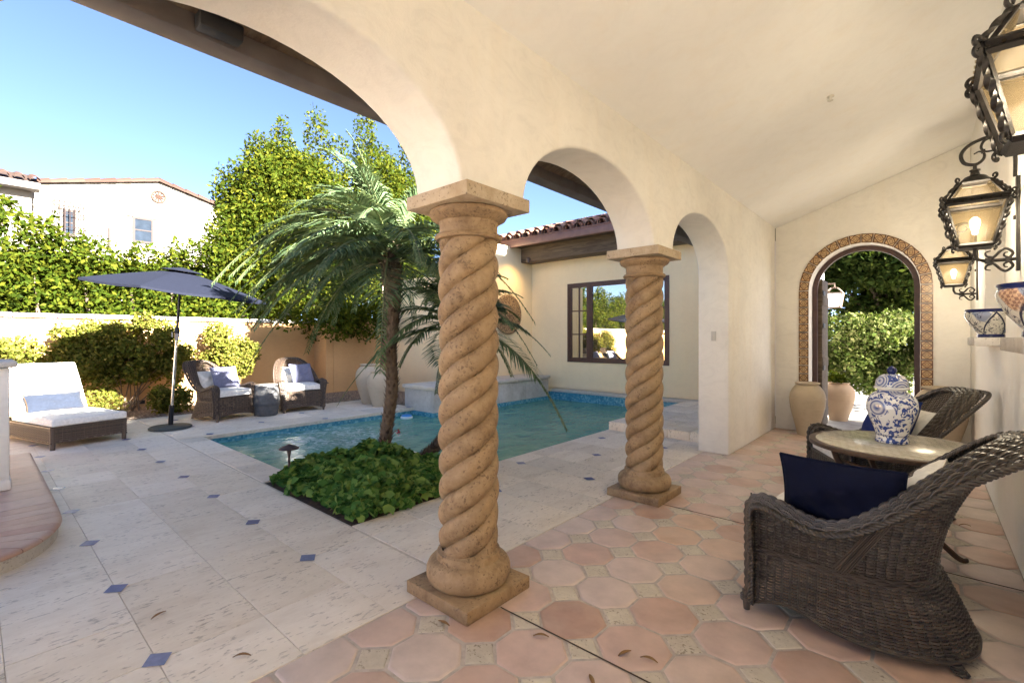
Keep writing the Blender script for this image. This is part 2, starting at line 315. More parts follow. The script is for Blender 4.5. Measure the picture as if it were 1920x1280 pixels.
# ------------------------------------------------------------------ mesh helpers
class MB:
    """collects shapes, links them as ONE mesh object"""
    def __init__(s): s.v = []; s.f = []; s.n = 0; s.mi = []; s.cm = 0
    def add(s, v, f):
        v = np.asarray(v, float).reshape(-1, 3)
        s.v.append(v); k = s.n
        for q in f: s.f.append(tuple(int(i)+k for i in q)); s.mi.append(s.cm)
        s.n += len(v); return s
    def box(s, x0, x1, y0, y1, z0, z1):
        v = [(x0,y0,z0),(x1,y0,z0),(x1,y1,z0),(x0,y1,z0),(x0,y0,z1),(x1,y0,z1),(x1,y1,z1),(x0,y1,z1)]
        return s.add(v, [(0,3,2,1),(4,5,6,7),(0,1,5,4),(1,2,6,5),(2,3,7,6),(3,0,4,7)])
    def hexa(s, b, t):
        v = list(b)+list(t)
        return s.add(v, [(0,3,2,1),(4,5,6,7),(0,1,5,4),(1,2,6,5),(2,3,7,6),(3,0,4,7)])
    def prism(s, poly, z0, z1):
        n = len(poly); v = [(x,y,z0) for x,y in poly]+[(x,y,z1) for x,y in poly]
        f = [tuple(range(n-1,-1,-1)), tuple(range(n,2*n))]+[(i,(i+1)%n,(i+1)%n+n,i+n) for i in range(n)]
        return s.add(v, f)
    def tube(s, pts, r, k=8, caps=True, flat=None, up=None):
        P = np.asarray(pts, float); n = len(P); r = np.broadcast_to(np.asarray(r, float), (n,))
        T = np.gradient(P, axis=0); T /= np.linalg.norm(T, axis=1)[:, None]+1e-12
        a = np.array(up if up is not None else ((0,0,1) if abs(T[0][2]) < .9 else (1,0,0)), float)
        u = a - T[0]*(a@T[0]); u /= np.linalg.norm(u); U = [u]
        for i in range(1, n):
            u = U[-1]-T[i]*(U[-1]@T[i]); u /= np.linalg.norm(u)+1e-12; U.append(u)
        U = np.array(U); W = np.cross(T, U)
        th = np.linspace(0, 2*PI, k, endpoint=False); fx, fy = flat or (1, 1)
        V = P[:,None,:]+r[:,None,None]*(U[:,None,:]*(np.cos(th)*fx)[None,:,None]+W[:,None,:]*(np.sin(th)*fy)[None,:,None])
        f = [(i*k+j, i*k+(j+1)%k, (i+1)*k+(j+1)%k, (i+1)*k+j) for i in range(n-1) for j in range(k)]
        if caps: f += [tuple(range(k-1,-1,-1)), tuple((n-1)*k+j for j in range(k))]
        return s.add(V.reshape(-1,3), f)
    def lathe(s, prof, c=(0,0,0), k=32, caps=True):
        n = len(prof); th = np.linspace(0, 2*PI, k, endpoint=False)
        V = [(c[0]+r*math.cos(t), c[1]+r*math.sin(t), c[2]+z) for r, z in prof for t in th]
        f = [(i*k+j, i*k+(j+1)%k, (i+1)*k+(j+1)%k, (i+1)*k+j) for i in range(n-1) for j in range(k)]
        if caps: f += [tuple(range(k-1,-1,-1)), tuple((n-1)*k+j for j in range(k))]
        return s.add(V, f)
    def grid(s, V, closed_u=False, closed_v=False):
        V = np.asarray(V, float); a, b = V.shape[:2]
        f = [(i*b+j, i*b+(j+1)%b, ((i+1)%a)*b+(j+1)%b, ((i+1)%a)*b+j) for i in range(a if closed_u else a-1) for j in range(b if closed_v else b-1)]
        return s.add(V.reshape(-1,3), f)
    def xf(s, m):
        m = np.array(m); s.v = [v@m[:3,:3].T+m[:3,3] for v in s.v]; return s
    def build(s, name, m, parent=None, smooth=False, bevel=0, seg=2, loc=None, ang=40):
        me = bpy.data.meshes.new(name)
        V = np.concatenate(s.v) if s.v else np.zeros((0,3))
        me.from_pydata(V.tolist(), [], s.f)
        for mm in (m if isinstance(m, (list, tuple)) else [m]): me.materials.append(mm)
        if isinstance(m, (list, tuple)): me.polygons.foreach_set('material_index', s.mi)
        me.update()
        o = bpy.data.objects.new(name, me); COL.objects.link(o)
        if parent: o.parent = parent
        if loc: o.location = loc
        if bevel:
            bm = bmesh.new(); bm.from_mesh(me)
            es = [e for e in bm.edges if len(e.link_faces) == 2 and e.calc_face_angle(0) > R(30)]
            bmesh.ops.bevel(bm, geom=es, offset=bevel, segments=seg, profile=.5, affect='EDGES', clamp_overlap=True)
            bm.to_mesh(me); bm.free(); smooth = True
        if smooth:
            me.polygons.foreach_set('use_smooth', [True]*len(me.polygons))
            me.set_sharp_from_angle(angle=R(ang))
        return o
def quads(name, V, m, parent=None, smooth=False):
    """V: (n,4,3) separate quads, fast"""
    V = np.asarray(V, np.float32); n = len(V); me = bpy.data.meshes.new(name)
    me.vertices.add(n*4); me.vertices.foreach_set('co', V.reshape(-1))
    me.loops.add(n*4); me.loops.foreach_set('vertex_index', np.arange(n*4, dtype=np.int32))
    me.polygons.add(n); me.polygons.foreach_set('loop_start', np.arange(0, n*4, 4, dtype=np.int32))
    me.materials.append(m); me.update(calc_edges=True); me.validate()
    o = bpy.data.objects.new(name, me); COL.objects.link(o)
    if parent: o.parent = parent
    return o
def tag(o, label=None, cat=None, group=None, kind=None):
    if label: o['label'] = label
    if cat: o['category'] = cat
    if group: o['group'] = group
    if kind: o['kind'] = kind
    return o
def empty(name, loc=(0,0,0), rz=0, label=None, cat=None, group=None):
    o = bpy.data.objects.new(name, None); COL.objects.link(o); o.location = loc; o.rotation_euler = (0,0,rz)
    o.empty_display_size = .1
    return tag(o, label, cat, group)
def kids(o): return [c for c in bpy.data.objects if c.parent == o]
def dup(o, loc=None, rz=None, label=None, parent=None):
    c = o.copy(); COL.objects.link(c)
    if parent: c.parent = parent
    for ch in kids(o): dup(ch, parent=c)
    if loc is not None: c.location = loc
    if rz is not None: c.rotation_euler = (0,0,rz)
    if label: c['label'] = label
    return c
def unit(v): return v/(np.linalg.norm(v, axis=-1, keepdims=True)+1e-9)
def leafquads(P, size, bias=(0,0,.5), asp=.5, jit=.35, rg=rng):
    n = len(P); nr = unit(rg.normal(size=(n,3))+np.array(bias)); a = unit(np.cross(nr, rg.normal(size=(n,3)))); b = np.cross(nr, a)
    l = size*(1+jit*rg.uniform(-1,1,n))[:,None]; w = l*asp
    return np.stack([P-a*l*.5, P+b*w*.5-a*l*.05+nr*l*.06, P+a*l*.5-nr*l*.08, P-b*w*.5-a*l*.05+nr*l*.06], 1)
def blob(c, r, n, rg=rng, shell=.55):
    d = unit(rg.normal(size=(n,3))); t = (shell+(1-shell)*rg.random(n))[:,None]
    return np.array(c)+d*t*np.array(r)
def clumps(cs, rs, total, rg=rng, shell=.5):
    w = np.array([r[0]*r[1]+r[1]*r[2]+r[0]*r[2] for r in rs]); w = w/w.sum()
    return np.concatenate([blob(c, r, max(8, int(total*k)), rg, shell) for c, r, k in zip(cs, rs, w)])
def bez(p0, p1, p2, n=16):
    t = np.linspace(0, 1, n)[:,None]; return (1-t)**2*np.array(p0)+2*t*(1-t)*np.array(p1)+t*t*np.array(p2)
def spline(pts, n=40):
    P = np.array(pts, float); m = len(P); out = []
    Q = np.vstack([2*P[0]-P[1], P, 2*P[-1]-P[-2]])
    per = max(2, n//(m-1))
    for i in range(m-1):
        a, b, c, d = Q[i:i+4]
        for t in np.linspace(0, 1, per, endpoint=False):
            out.append(.5*((2*b)+(-a+c)*t+(2*a-5*b+4*c-d)*t*t+(-a+3*b-3*c+d)*t**3))
    out.append(P[-1]); return np.array(out)
SUN_E, SKY_E, EXPO, LAMP_E, WASH_E = 5.0, .05, 3.72, 3.9, 4.5
# ------------------------------------------------------------------ camera, sun, sky
cam = bpy.data.cameras.new('camera'); co = bpy.data.objects.new('camera', cam); COL.objects.link(co)
co.location = (0, 0, 1.4); co.rotation_euler = (R(90), 0, R(41.1473)); cam.sensor_width = 36; cam.lens = 16.63
cam.shift_y = -7/1920; cam.clip_start = .05; cam.clip_end = 400; S.camera = co
SUN = Vector((1, .08, .43)).normalized()
sl = bpy.data.lights.new('sun', 'SUN'); so = bpy.data.objects.new('sun', sl); COL.objects.link(so)
sl.energy = SUN_E; sl.angle = R(.5); sl.color = (1, .95, .87)
so.rotation_euler = SUN.to_track_quat('Z', 'Y').to_euler(); so.location = (12, 0, 12)
W = bpy.data.worlds.new('World'); S.world = W; W.use_nodes = True; nt = W.node_tree
sky = nt.nodes.new('ShaderNodeTexSky'); sky.sky_type = 'NISHITA'; sky.sun_disc = False
sky.sun_elevation = math.asin(SUN.z); sky.sun_rotation = math.atan2(SUN.x, SUN.y)
sky.air_density = .34; sky.dust_density = 0.6; sky.ozone_density = 1.0
bg = nt.nodes['Background']; bg.inputs['Strength'].default_value = SKY_E
nt.links.new(sky.outputs[0], bg.inputs['Color'])
S.view_settings.view_transform = 'Standard'; S.view_settings.look = 'None'
S.view_settings.exposure = EXPO; S.view_settings.gamma = 1
S.cycles.max_bounces = 8; S.cycles.diffuse_bounces = 5; S.cycles.glossy_bounces = 3; S.cycles.transmission_bounces = 5
S.cycles.transparent_max_bounces = 6; S.cycles.use_denoising = True
S.cycles.caustics_reflective = False; S.cycles.caustics_refractive = False; S.cycles.sample_clamp_indirect = 6
try: S.cycles.denoiser = 'OPENIMAGEDENOISE'
except Exception: pass

def fix(o):
    bm = bmesh.new(); bm.from_mesh(o.data); bmesh.ops.recalc_face_normals(bm, faces=bm.faces); bm.to_mesh(o.data); bm.free(); return o
def struct(o): o['kind'] = 'structure'; return o

# ------------------------------------------------------------------ ground
mb = MB()
for x0, x1, y0, y1 in ((-90, -7.95, -60, 90), (-3.4, 60, -60, 90), (-7.95, -3.4, -60, 1.95), (-7.95, -3.4, 9.75, 90)):
    mb.add([(x0,y0,-.03),(x1,y0,-.03),(x1,y1,-.03),(x0,y1,-.03)], [(0,1,2,3)])
struct(mb.build('ground', M['earth']))
mb = MB(); mb.box(-12, -10.2, -4, 9, -.028, .004); mb.box(-10.2, -9.62, 4.86, 9, -.028, .0045); mb.box(-9.62, -8.0, 5.9, 7.5, -.028, .0042)
tag(mb.build('gravel', M['gravel']), kind='stuff')
mb = MB(); mb.box(-1.7, 12, 8.62, 12.4, -.028, -.012); mb.box(-14, 12, 12.401, 40, -.028, -.012); struct(mb.build('driveway', M['asphalt']))

mb = MB(); mb.box(-10.2, 9, -16, -3.001, -.028, -.001); struct(mb.build('bounce_patio', M['travertine']))  # unseen paving added behind the camera to bounce sunlight into the loggia

# travertine deck: cut slabs with open joints over a mortar bed
REG = [(-10.2,-2.07,-3,1.87), (-10.2,-7.71,1.87,4.86), (-9.62,-7.71,4.86,5.9), (-7.71,-4.84,1.87,2.17), (-5.15,-4.84,2.17,3.6),
       (-4.84,-3.22,3.35,3.6), (-3.22,-2.07,1.87,3.6), (-3.65,-2.07,3.6,6.42)]
X0, DX, Y0, DY = -2.514, .443, .5335, .4385
mb = MB(); mg = MB(); g = .0014
rs = random.Random(3)
def slab(x0, x1, y0, y1, dz):
    e = .0018
    mb.hexa([(x0,y0,-.045),(x1,y0,-.045),(x1,y1,-.045),(x0,y1,-.045)], [(x0,y0,dz-e),(x1,y0,dz-e),(x1,y1,dz-e),(x0,y1,dz-e)])
    mb.add([(x0,y0,dz-e),(x1,y0,dz-e),(x1,y1,dz-e),(x0,y1,dz-e),(x0+e,y0+e,dz),(x1-e,y0+e,dz),(x1-e,y1-e,dz),(x0+e,y1-e,dz)],
           [(4,5,6,7),(0,1,5,4),(1,2,6,5),(2,3,7,6),(3,0,4,7)])
for (rx0, rx1, ry0, ry1) in REG:
    mg.box(rx0, rx1, ry0, ry1, -.05, -.006)
    j0 = math.floor((ry0-Y0)/DY); j1 = math.ceil((ry1-Y0)/DY)
    for j in range(j0, j1):
        off = DX if (j//2) % 2 else 0
        i0 = math.floor((rx0-X0-off)/(2*DX)); i1 = math.ceil((rx1-X0-off)/(2*DX))
        for i in range(i0, i1):
            a0, a1 = X0+off+i*2*DX, X0+off+(i+1)*2*DX; b0, b1 = Y0+j*DY, Y0+(j+1)*DY
            cuts = [a0, a1] if (i*7+j*13) % 5 else [a0, a0+DX, a1]
            for u, v in zip(cuts[:-1], cuts[1:]):
                x0, x1, y0, y1 = max(u, rx0)+g, min(v, rx1)-g, max(b0, ry0)+g, min(b1, ry1)-g
                if x1-x0 > .02 and y1-y0 > .02: slab(x0, x1, y0, y1, rs.uniform(-.001, .001))
struct(fix(mb.build('pool_deck', M['travertine']))); struct(mg.build('mortar_bed', M['mortar']))
# glazed inserts of the deck lie at every other crossing
mb = MB(); s_ = .052
def in_reg(x, y): return any(a+.08 < x < b-.02 and c+.08 < y < d-.08 for a, b, c, d in REG)
for j in range(-1, 9):
    for i in range(-18, 2):
        if (i+j) % 2: continue
        x, y = X0+i*DX, Y0+DY*2*j
        if j % 1 == 0 and in_reg(x, y) and not (x < -4.0 and y < .45):
            q = [(x-s_*1.25, y-s_*.2), (x+s_*.2, y-s_*1.1), (x+s_*1.25, y+s_*.2), (x-s_*.2, y+s_*1.1)]
            mb.add([(a, b, .004) for a, b in q], [(0,1,2,3)])
struct(mb.build('deck_inserts', M['blue_tile']))

# saltillo floor : octagons with pillowed edges and travertine dots
P = .3290
mo, mi, mgr = MB(), MB(), MB(); mgr.box(-2.07, .43, -3, 8.6, -.05, -.005)
def clipx(poly, lo, hi):
    for s, c in ((1, lo), (-1, -hi)):
        out = []
        for k in range(len(poly)):
            a, b = poly[k], poly[(k+1) % len(poly)]; da, db = s*a[0]-c, s*b[0]-c
            if da >= 0: out.append(a)
            if (da >= 0) != (db >= 0): t = da/(da-db); out.append((a[0]+(b[0]-a[0])*t, a[1]+(b[1]-a[1])*t))
        poly = out
        if len(poly) < 3: return None
    return poly
def pillow_tile(m, poly, h, e=.006):
    poly = clipx(poly, -2.066, .428)
    if not poly: return
    n = len(poly); cx = sum(p[0] for p in poly)/n; cy = sum(p[1] for p in poly)/n
    def inset(d): return [(x+(cx-x)/max(.02, math.hypot(cx-x, cy-y))*d, y+(cy-y)/max(.02, math.hypot(cx-x, cy-y))*d) for x, y in poly]
    rings = [(poly, -.007), (inset(.002), h-.0045), (inset(.007), h-.001), (inset(.018), h)]
    V = [(x, y, z) for r, z in rings for x, y in r]
    F = [(k*n+i, k*n+(i+1) % n, (k+1)*n+(i+1) % n, (k+1)*n+i) for k in range(3) for i in range(n)]+[tuple(3*n+i for i in range(n))]
    m.add(V, F)
cc = .098; gr = .006
for i in range(-4, 6):
    for j in range(-16, 21):
        cx, cy = -1.165+i*P, 2.15+j*P*1.003
        jit = lambda a=.003: rs.uniform(-a, a)
        h = P/2-gr; k = h-cc+gr*.2
        ox, oy = cx+P/2+jit(), cy+P/2+jit()
        oc = [(ox-k,oy-h),(ox+k,oy-h),(ox+h,oy-k),(ox+h,oy+k),(ox+k,oy+h),(ox-k,oy+h),(ox-h,oy+k),(ox-h,oy-k)]
        if oy < 8.6: pillow_tile(mo, [(a+jit(.0015), b+jit(.0015)) for a, b in oc], rs.uniform(-.0015, .002))
        d = cc-gr*1.2
        if cy < 8.5: pillow_tile(mi, [(cx-d,cy+jit()),(cx+jit(),cy-d),(cx+d,cy+jit()),(cx+jit(),cy+d)], rs.uniform(-.002, .0005))
mj = MB()
for y in (1.812, 3.83): mj.box(-1.66, .425, y-.003, y+.003, .001, .0035)
struct(mj.build('floor_joint', M['dirt']))
f = struct(mo.build('loggia_floor', M['saltillo'], smooth=True, ang=60)); struct(mi.build('floor_dots', M['inset'])); struct(mgr.build('floor_grout', M['grout']))

# raised terrace behind the pier, pool
mb = MB()
for a in range(5):
    for b in range(8):
        x0, x1 = -3.65+a*.31, -3.65+(a+1)*.31; y0, y1 = 6.42+b*.393, 6.42+(b+1)*.393
        mb.box(x0+.002, min(x1, -2.125)-.002, y0+.002, y1-.002, -.04, .12+rs.uniform(-.001, .001))
struct(fix(mb.build('raised_terrace', M['travertine'], bevel=.008)))
POOL = [(-7.71,2.17),(-5.15,2.17),(-5.15,3.6),(-3.65,3.6),(-3.65,9.56),(-7.71,9.56)]
mb = MB(); n = len(POOL)
V = [(x,y,z) for z in (-1.3, -.047) for x, y in POOL]
# walls of the basin stand 12 mm outside the deck edge so the slabs oversail them
c = np.array(POOL).mean(0)
off = [(-7.722,2.158),(-5.138,2.158),(-5.138,3.588),(-3.638,3.588),(-3.638,9.57),(-7.722,9.57)]
V = [(x,y,z) for z in (-1.3, -.0455) for x, y in off]
mb.add(V, [tuple(range(n))]+[(i,(i+1)%n,(i+1)%n+n,i+n) for i in range(n)])
mb.box(-7.72, -3.64, 9.571, 9.62, -1.2, .06); mb.box(-3.66, -3.637, 6.44, 9.57, -1.2, .07)
struct(fix(mb.build('pool_basin', M['mosaic'])))
mb = MB(); V = [(x,y,-.13) for x, y in off]; mb.add(V, [tuple(range(n))]); struct(mb.build('pool_water', M['water']))
mb = MB(); mb.box(-7.05, -2.13, 9.555, 9.84, .061, .125); struct(fix(mb.build('pool_coping', M['travertine_plain'], bevel=.012)))
mb = MB(); mb.box(-4.835, -3.225, 1.875, 3.345, -.3, -.012); struct(mb.build('planter_soil', M['dirt']))

# ------------------------------------------------------------------ loggia
def prism_yz(poly, x0, x1):
    m = MB(); m.prism(poly, x0, x1); m.v = [v[:, [2, 0, 1]] for v in m.v]; return m
def prism_xz(poly, y0, y1):
    m = MB(); m.prism(poly, y0, y1); m.v = [np.stack([v[:,0], v[:,2], v[:,1]], 1) for v in m.v]; return m
def arc(y0, y1, zs, rise, n=28, p=1.0, rev=False):
    c, a = (y0+y1)/2, (y1-y0)/2
    pts = [(c-a*math.cos(t), zs+rise*math.sin(t)**p) for t in np.linspace(0, PI, n)]
    return pts[::-1] if rev else pts
zceil = lambda x: 3.10+.345*(x+1.755)
ztop = zceil(-1.755)
poly = [(-3.0, 0)]
poly += [(-2.75, 0)] + arc(-2.75, -.62, 2.17, .50)[0:] + [(-.62, 2.171)]
poly = [(-3.2, 3.16), (-3.2, 0), (-2.8, 0), (-2.8, 2.172)] + arc(-2.72, -.53, 2.172, .51) + arc(-.04, 1.62, 2.172, .51) + arc(2.12, 3.875, 2.172, .535) \
     + arc(4.27, 5.925, 2.15, .54, p=.92) + [(5.925, -.002), (8.23, -.002), (8.23, 3.16)]
wall = fix(prism_yz(poly, -2.12, -1.755).build('arcade_wall', M['cream'], bevel=.022, seg=3))
tag(wall, 'cream plaster arcade wall of round arches carried on twisted columns', 'wall')
# bottom shadow gap + switch
mb = MB(); mb.box(-.028, .028, -.006, 0, -.058, .058); sw = mb.build('light_switch', M['switch'], bevel=.004)
m2 = MB(); m2.box(-.006, .006, -.016, -.007, -.012, .012); m2.build('toggle', M['switch'], sw, bevel=.002)
sw.location = (-1.93, 5.922, 1.42); tag(sw, 'cream toggle light switch plate on the arch jamb beside the second column', 'switch')

roof = empty('loggia_roof', (-1.0, 3, 3.2), 0, 'sloping loggia roof with smooth plaster ceiling and dark eave over the arches', 'roof')
def rooted(o, root): o.parent = root; o.matrix_parent_inverse = Matrix.Translation(-Vector(root.location)); return o
def slopebox(x0, x1, y0, y1, lo, hi):
    return prism_xz([(x0, zceil(x0)+lo), (x1, zceil(x1)+lo), (x1, zceil(x1)+hi), (x0, zceil(x0)+hi)], y0, y1)
rooted(fix(slopebox(-1.76, .45, -3.2, 8.26, .0, .05).build('plaster_ceiling', M['ceiling'])), roof)
rooted(fix(slopebox(-2.47, -1.761, -3.2, 9.0, .0, .05).build('soffit', M['dark_wood'])), roof)
rooted(fix(slopebox(-2.60, 3.2, -3.2, 9.0, .051, .17).build('roof_deck', M['roof_tile'])), roof)
mb = MB(); mb.box(-2.62, -2.475, -3.2, 9.0, 2.765, 2.93); rooted(fix(mb.build('eave_gutter', M['fascia'], bevel=.012)), roof)
mb = MB()
def barrel(mb, x, y, z, ax, up, length, r0, r1, k=8, thick=.014, flip=1):
    """half-round tile, axis ax (unit), opening away from up"""
    ax = np.array(ax); up = np.array(up); sd = np.cross(ax, up); p = np.array((x, y, z), float)
    th = np.linspace(0, PI, k+1); rings = []
    for t, r in ((0, r0), (length, r1)):
        rings.append([p+ax*t+sd*math.cos(a)*r+up*math.sin(a)*r*flip for a in th])
        rings.append([p+ax*t+sd*math.cos(a)*(r-thick)+up*math.sin(a)*(r-thick)*flip for a in th])
    V = np.array(rings).reshape(-1, 3); n = k+1
    F = []
    for i in range(k):
        F += [(i,i+1,2*n+i+1,2*n+i), (n+i+1,n+i,3*n+i,3*n+i+1), (i+1,i,n+i,n+i+1), (2*n+i,2*n+i+1,3*n+i+1,3*n+i)]
    F += [(0,2*n,3*n,n), (k,n+k,3*n+k,2*n+k)]
    mb.add(V, F)
sl_ = unit(np.array((1, 0, .345))); upn = unit(np.array((-.345, 0, 1)))
for r in range(2):
    for i in range(43):
        y = -3.15+i*.285; x = -2.66+r*.34
        barrel(mb, x, y, zceil(x)+.175+r*.01, sl_, upn, .42, .105, .085)
rooted(mb.build('eave_tiles', M['roof_tile'], smooth=True), roof)
mb = MB(); mb.box(-2.47, -2.39, .66, .84, 2.775, 2.85)
spk = fix(mb.build('eave_floodlight', M['black_box'], bevel=.01)); tag(spk, 'small black box fixture under the dark eave above the first arch', 'light fixture')

# fire sprinkler
mb = MB(); mb.lathe([(.001,0),(.028,0),(.03,-.006),(.012,-.012),(.010,-.03),(.022,-.034),(.022,-.04),(.001,-.042)], k=16)
sp = mb.build('sprinkler_head', M['switch'], smooth=True); xs, ys = -.62, 4.9
sp.location = (xs, ys, zceil(xs)-.002); tag(sp, 'small round sprinkler head on the sloping plaster ceiling', 'sprinkler')

# end wall with arched door opening
CX, RI = -.68, .627
a = [(CX+RI*math.cos(t), 2.10+RI*math.sin(t)) for t in np.linspace(PI, 0, 33)]
poly = [(-1.755, -.002), (CX-RI, -.002)] + a + [(CX+RI, -.002), (.43, -.002), (.43, zceil(.43)), (-1.755, zceil(-1.755))]
ew = fix(prism_xz(poly, 8.23, 8.60).build('end_wall', M['cream'], bevel=.012))
tag(ew, 'cream plaster end wall pierced by a tiled arched doorway', 'wall')
V, F, UV = [], [], []
path = []
for zz in np.arange(0, 2.10, .1235): path.append(((CX-RI, zz), (-1, 0)))
na = 17
for t in np.linspace(PI, 0, na): path.append(((CX+RI*math.cos(t), 2.10+RI*math.sin(t)), (math.cos(t), math.sin(t))))
for zz in np.arange(0, 2.10, .1235)[::-1]: path.append(((CX+RI, zz), (1, 0)))
me = bpy.data.meshes.new('tile_surround'); bm = bmesh.new(); uvl = bm.loops.layers.uv.new('UVMap')
for (p, d), (q, e) in zip(path[:-1], path[1:]):
    v = np.array(q)-np.array(p)
    if np.linalg.norm(v) < .03: continue
    gp = .03
    A = np.array(p)+np.array(d)*.006+v*gp; B = np.array(q)+np.array(e)*.006-v*gp
    Cc = np.array(q)+np.array(e)*.130-v*gp; D = np.array(p)+np.array(d)*.130+v*gp
    f0 = [bm.verts.new((x, 8.214, z)) for x, z in (A, B, Cc, D)]; b0 = [bm.verts.new((x, 8.2305, z)) for x, z in (A, B, Cc, D)]
    f = bm.faces.new(f0)
    for lp, uv in zip(f.loops, ((0,0),(1,0),(1,1),(0,1))): lp[uvl].uv = uv
    for k in range(4):
        f = bm.faces.new((f0[k], b0[k], b0[(k+1)%4], f0[(k+1)%4]))
        for lp in f.loops: lp[uvl].uv = (.02, .3)
bmesh.ops.recalc_face_normals(bm, faces=bm.faces)
bm.to_mesh(me); bm.free(); me.materials.append(M['arch_tile']); o = bpy.data.objects.new('tile_surround', me); COL.objects.link(o); o.parent = ew
# door: iron frame arch and the leaf swung outwards
door = empty('arched_door', (CX, 8.6, 0), 0, 'dark arched wooden door standing open in the tiled doorway', 'door')
pts = [(CX-RI+.03, .0), ] + [(CX+(RI-.03)*math.cos(t), 2.10+(RI-.03)*math.sin(t)) for t in np.linspace(PI, 0, 30)] + [(CX+RI-.03, 0)]
mb = MB(); m_in = [((x-CX)*(1-.055)+CX if z < 2.1 else CX+(x-CX)*.945, z if z < 2.1 else 2.1+(z-2.1)*.945) for x, z in pts]
V = []
for (x, z), (u, w) in zip(pts, m_in):
    k = 1.05; xo = CX+(x-CX)*k; zo = z if z < 2.1 else 2.1+(z-2.1)*k
    V.append([(xo, 8.50, zo), (xo, 8.58, zo), (u, 8.58, w), (u, 8.50, w)])
mb.grid(np.array(V), closed_v=True); rooted(fix(mb.build('door_frame', M['window_wood'])), door)
mb = MB(); mb.box(CX-RI+.055, CX-RI+.115, 8.60, 9.16, .02, 2.3)
for z in (.15, .95, 1.9): mb.box(CX-RI+.115, CX-RI+.125, 8.62, 9.14, z, z+.14)
lf = rooted(fix(mb.build('door_leaf', M['dark_wood'], bevel=.006)), door)
mb = MB()
for z in (.9, 1.55, 2.05): mb.box(CX-RI+.126, CX-RI+.134, 8.60, 8.78, z, z+.07)
rooted(mb.build('hinge_strap', M['iron'], bevel=.003), door)

# side wall with two shelf niches (boolean-cut recesses)
sw_ = prism_yz([(-3.2, -.002), (8.60, -.002), (8.60, zceil(.43)), (-3.2, zceil(.43))], .431, .80).build('side_wall', M['pale'])
def cut(o, cutter):
    md = o.modifiers.new('cut', 'BOOLEAN'); md.operation = 'DIFFERENCE'; md.object = cutter; md.solver = 'EXACT'
    dg = bpy.context.evaluated_depsgraph_get(); me = bpy.data.meshes.new_from_object(o.evaluated_get(dg))
    o.modifiers.clear(); o.data = me; me.name = o.name; bpy.data.objects.remove(cutter)
def niche(y0, y1):
    pl = [(y0, 1.36), (y1, 1.36), (y1, 2.25)] + arc(y0, y1, 2.25, .25, 16, rev=True)[1:-1] + [(y0, 2.25)]
    return fix(prism_yz(pl, .3, .56).build('cutter', M['pale']))
fix(sw_); cut(sw_, niche(2.55, 3.75)); cut(sw_, niche(4.85, 6.40))
tag(sw_, 'pale plaster side wall with lanterns and shelf niches behind the wicker chairs', 'wall')
def shelf(y0, y1, lab):
    e = empty('wall_shelf', (.43, (y0+y1)/2, 1.34), 0, lab, 'shelf', 'stone shelves on the side wall')
    n = 3; 
    for k in range(1):
        mb = MB()
        for i in range(n):
            u0, u1 = y0+(y1-y0)*i/n, y0+(y1-y0)*(i+1)/n
            mb.box(.29, .552, u0+.0015, u1-.0015, 1.335, 1.402)
        rooted(fix(mb.build('shelf_slab', M['chalky'], bevel=.005)), e)
    return e
shelf(2.73, 3.50, 'chalky stone shelf under the orange and blue bowl, nearer of the two')
shelf(5.20, 6.00, 'stone shelf below the farther lantern holding the blue and white bowl')
# eastern part of the house that keeps the low sun out
mb = MB(); mb.box(.81, 3.2, -3.2, 8.6, -.02, zceil(.81)+.02); mb.box(3.3, 9, 5.55, 10.4, -.02, 8.3); o = fix(mb.build('house_core', M['pale'])); tag(o, 'plain plaster body of the house behind the side wall', 'building')

# ------------------------------------------------------------------ poolside wing of the house
wing = empty('house_wing', (-5, 9.9, 0), 0, 'cream poolside house wing with red barrel tile roof and wide window', 'building')
XW, YW = -7.9, 9.85
mb = MB(); wx0, wx1, wz0, wz1 = -6.75, -4.13, .80, 2.74
mb.box(XW-.3, wx0, YW, YW+.3, -.05, 3.7); mb.box(wx1, -1.77, YW, YW+.3, -.05, 3.7)
mb.box(wx0, wx1, YW, YW+.3, -.05, wz0); mb.box(wx0, wx1, YW, YW+.3, wz1, 3.7)
mb.box(XW-.3, XW, 8.3, YW-.0005, -1.5, 3.7)
rooted(fix(mb.build('wall', M['wing'])), wing)
mb = MB(); mb.box(-10.95, XW-.001, 7.4, 7.7, -.02, 2.9); mb.box(XW-.3, XW-.001, 7.7005, 8.299, -1.0, 2.9)
cw = fix(mb.build('courtyard_wall', M['wing'], bevel=.02)); tag(cw, 'cream plaster wall rising behind the stone bench and palms', 'wall')
mb = MB(); mb.box(-7.9, -2.0, 9.825, 9.849, .135, .165); rooted(mb.build('base_trim', M['wing']), wing)
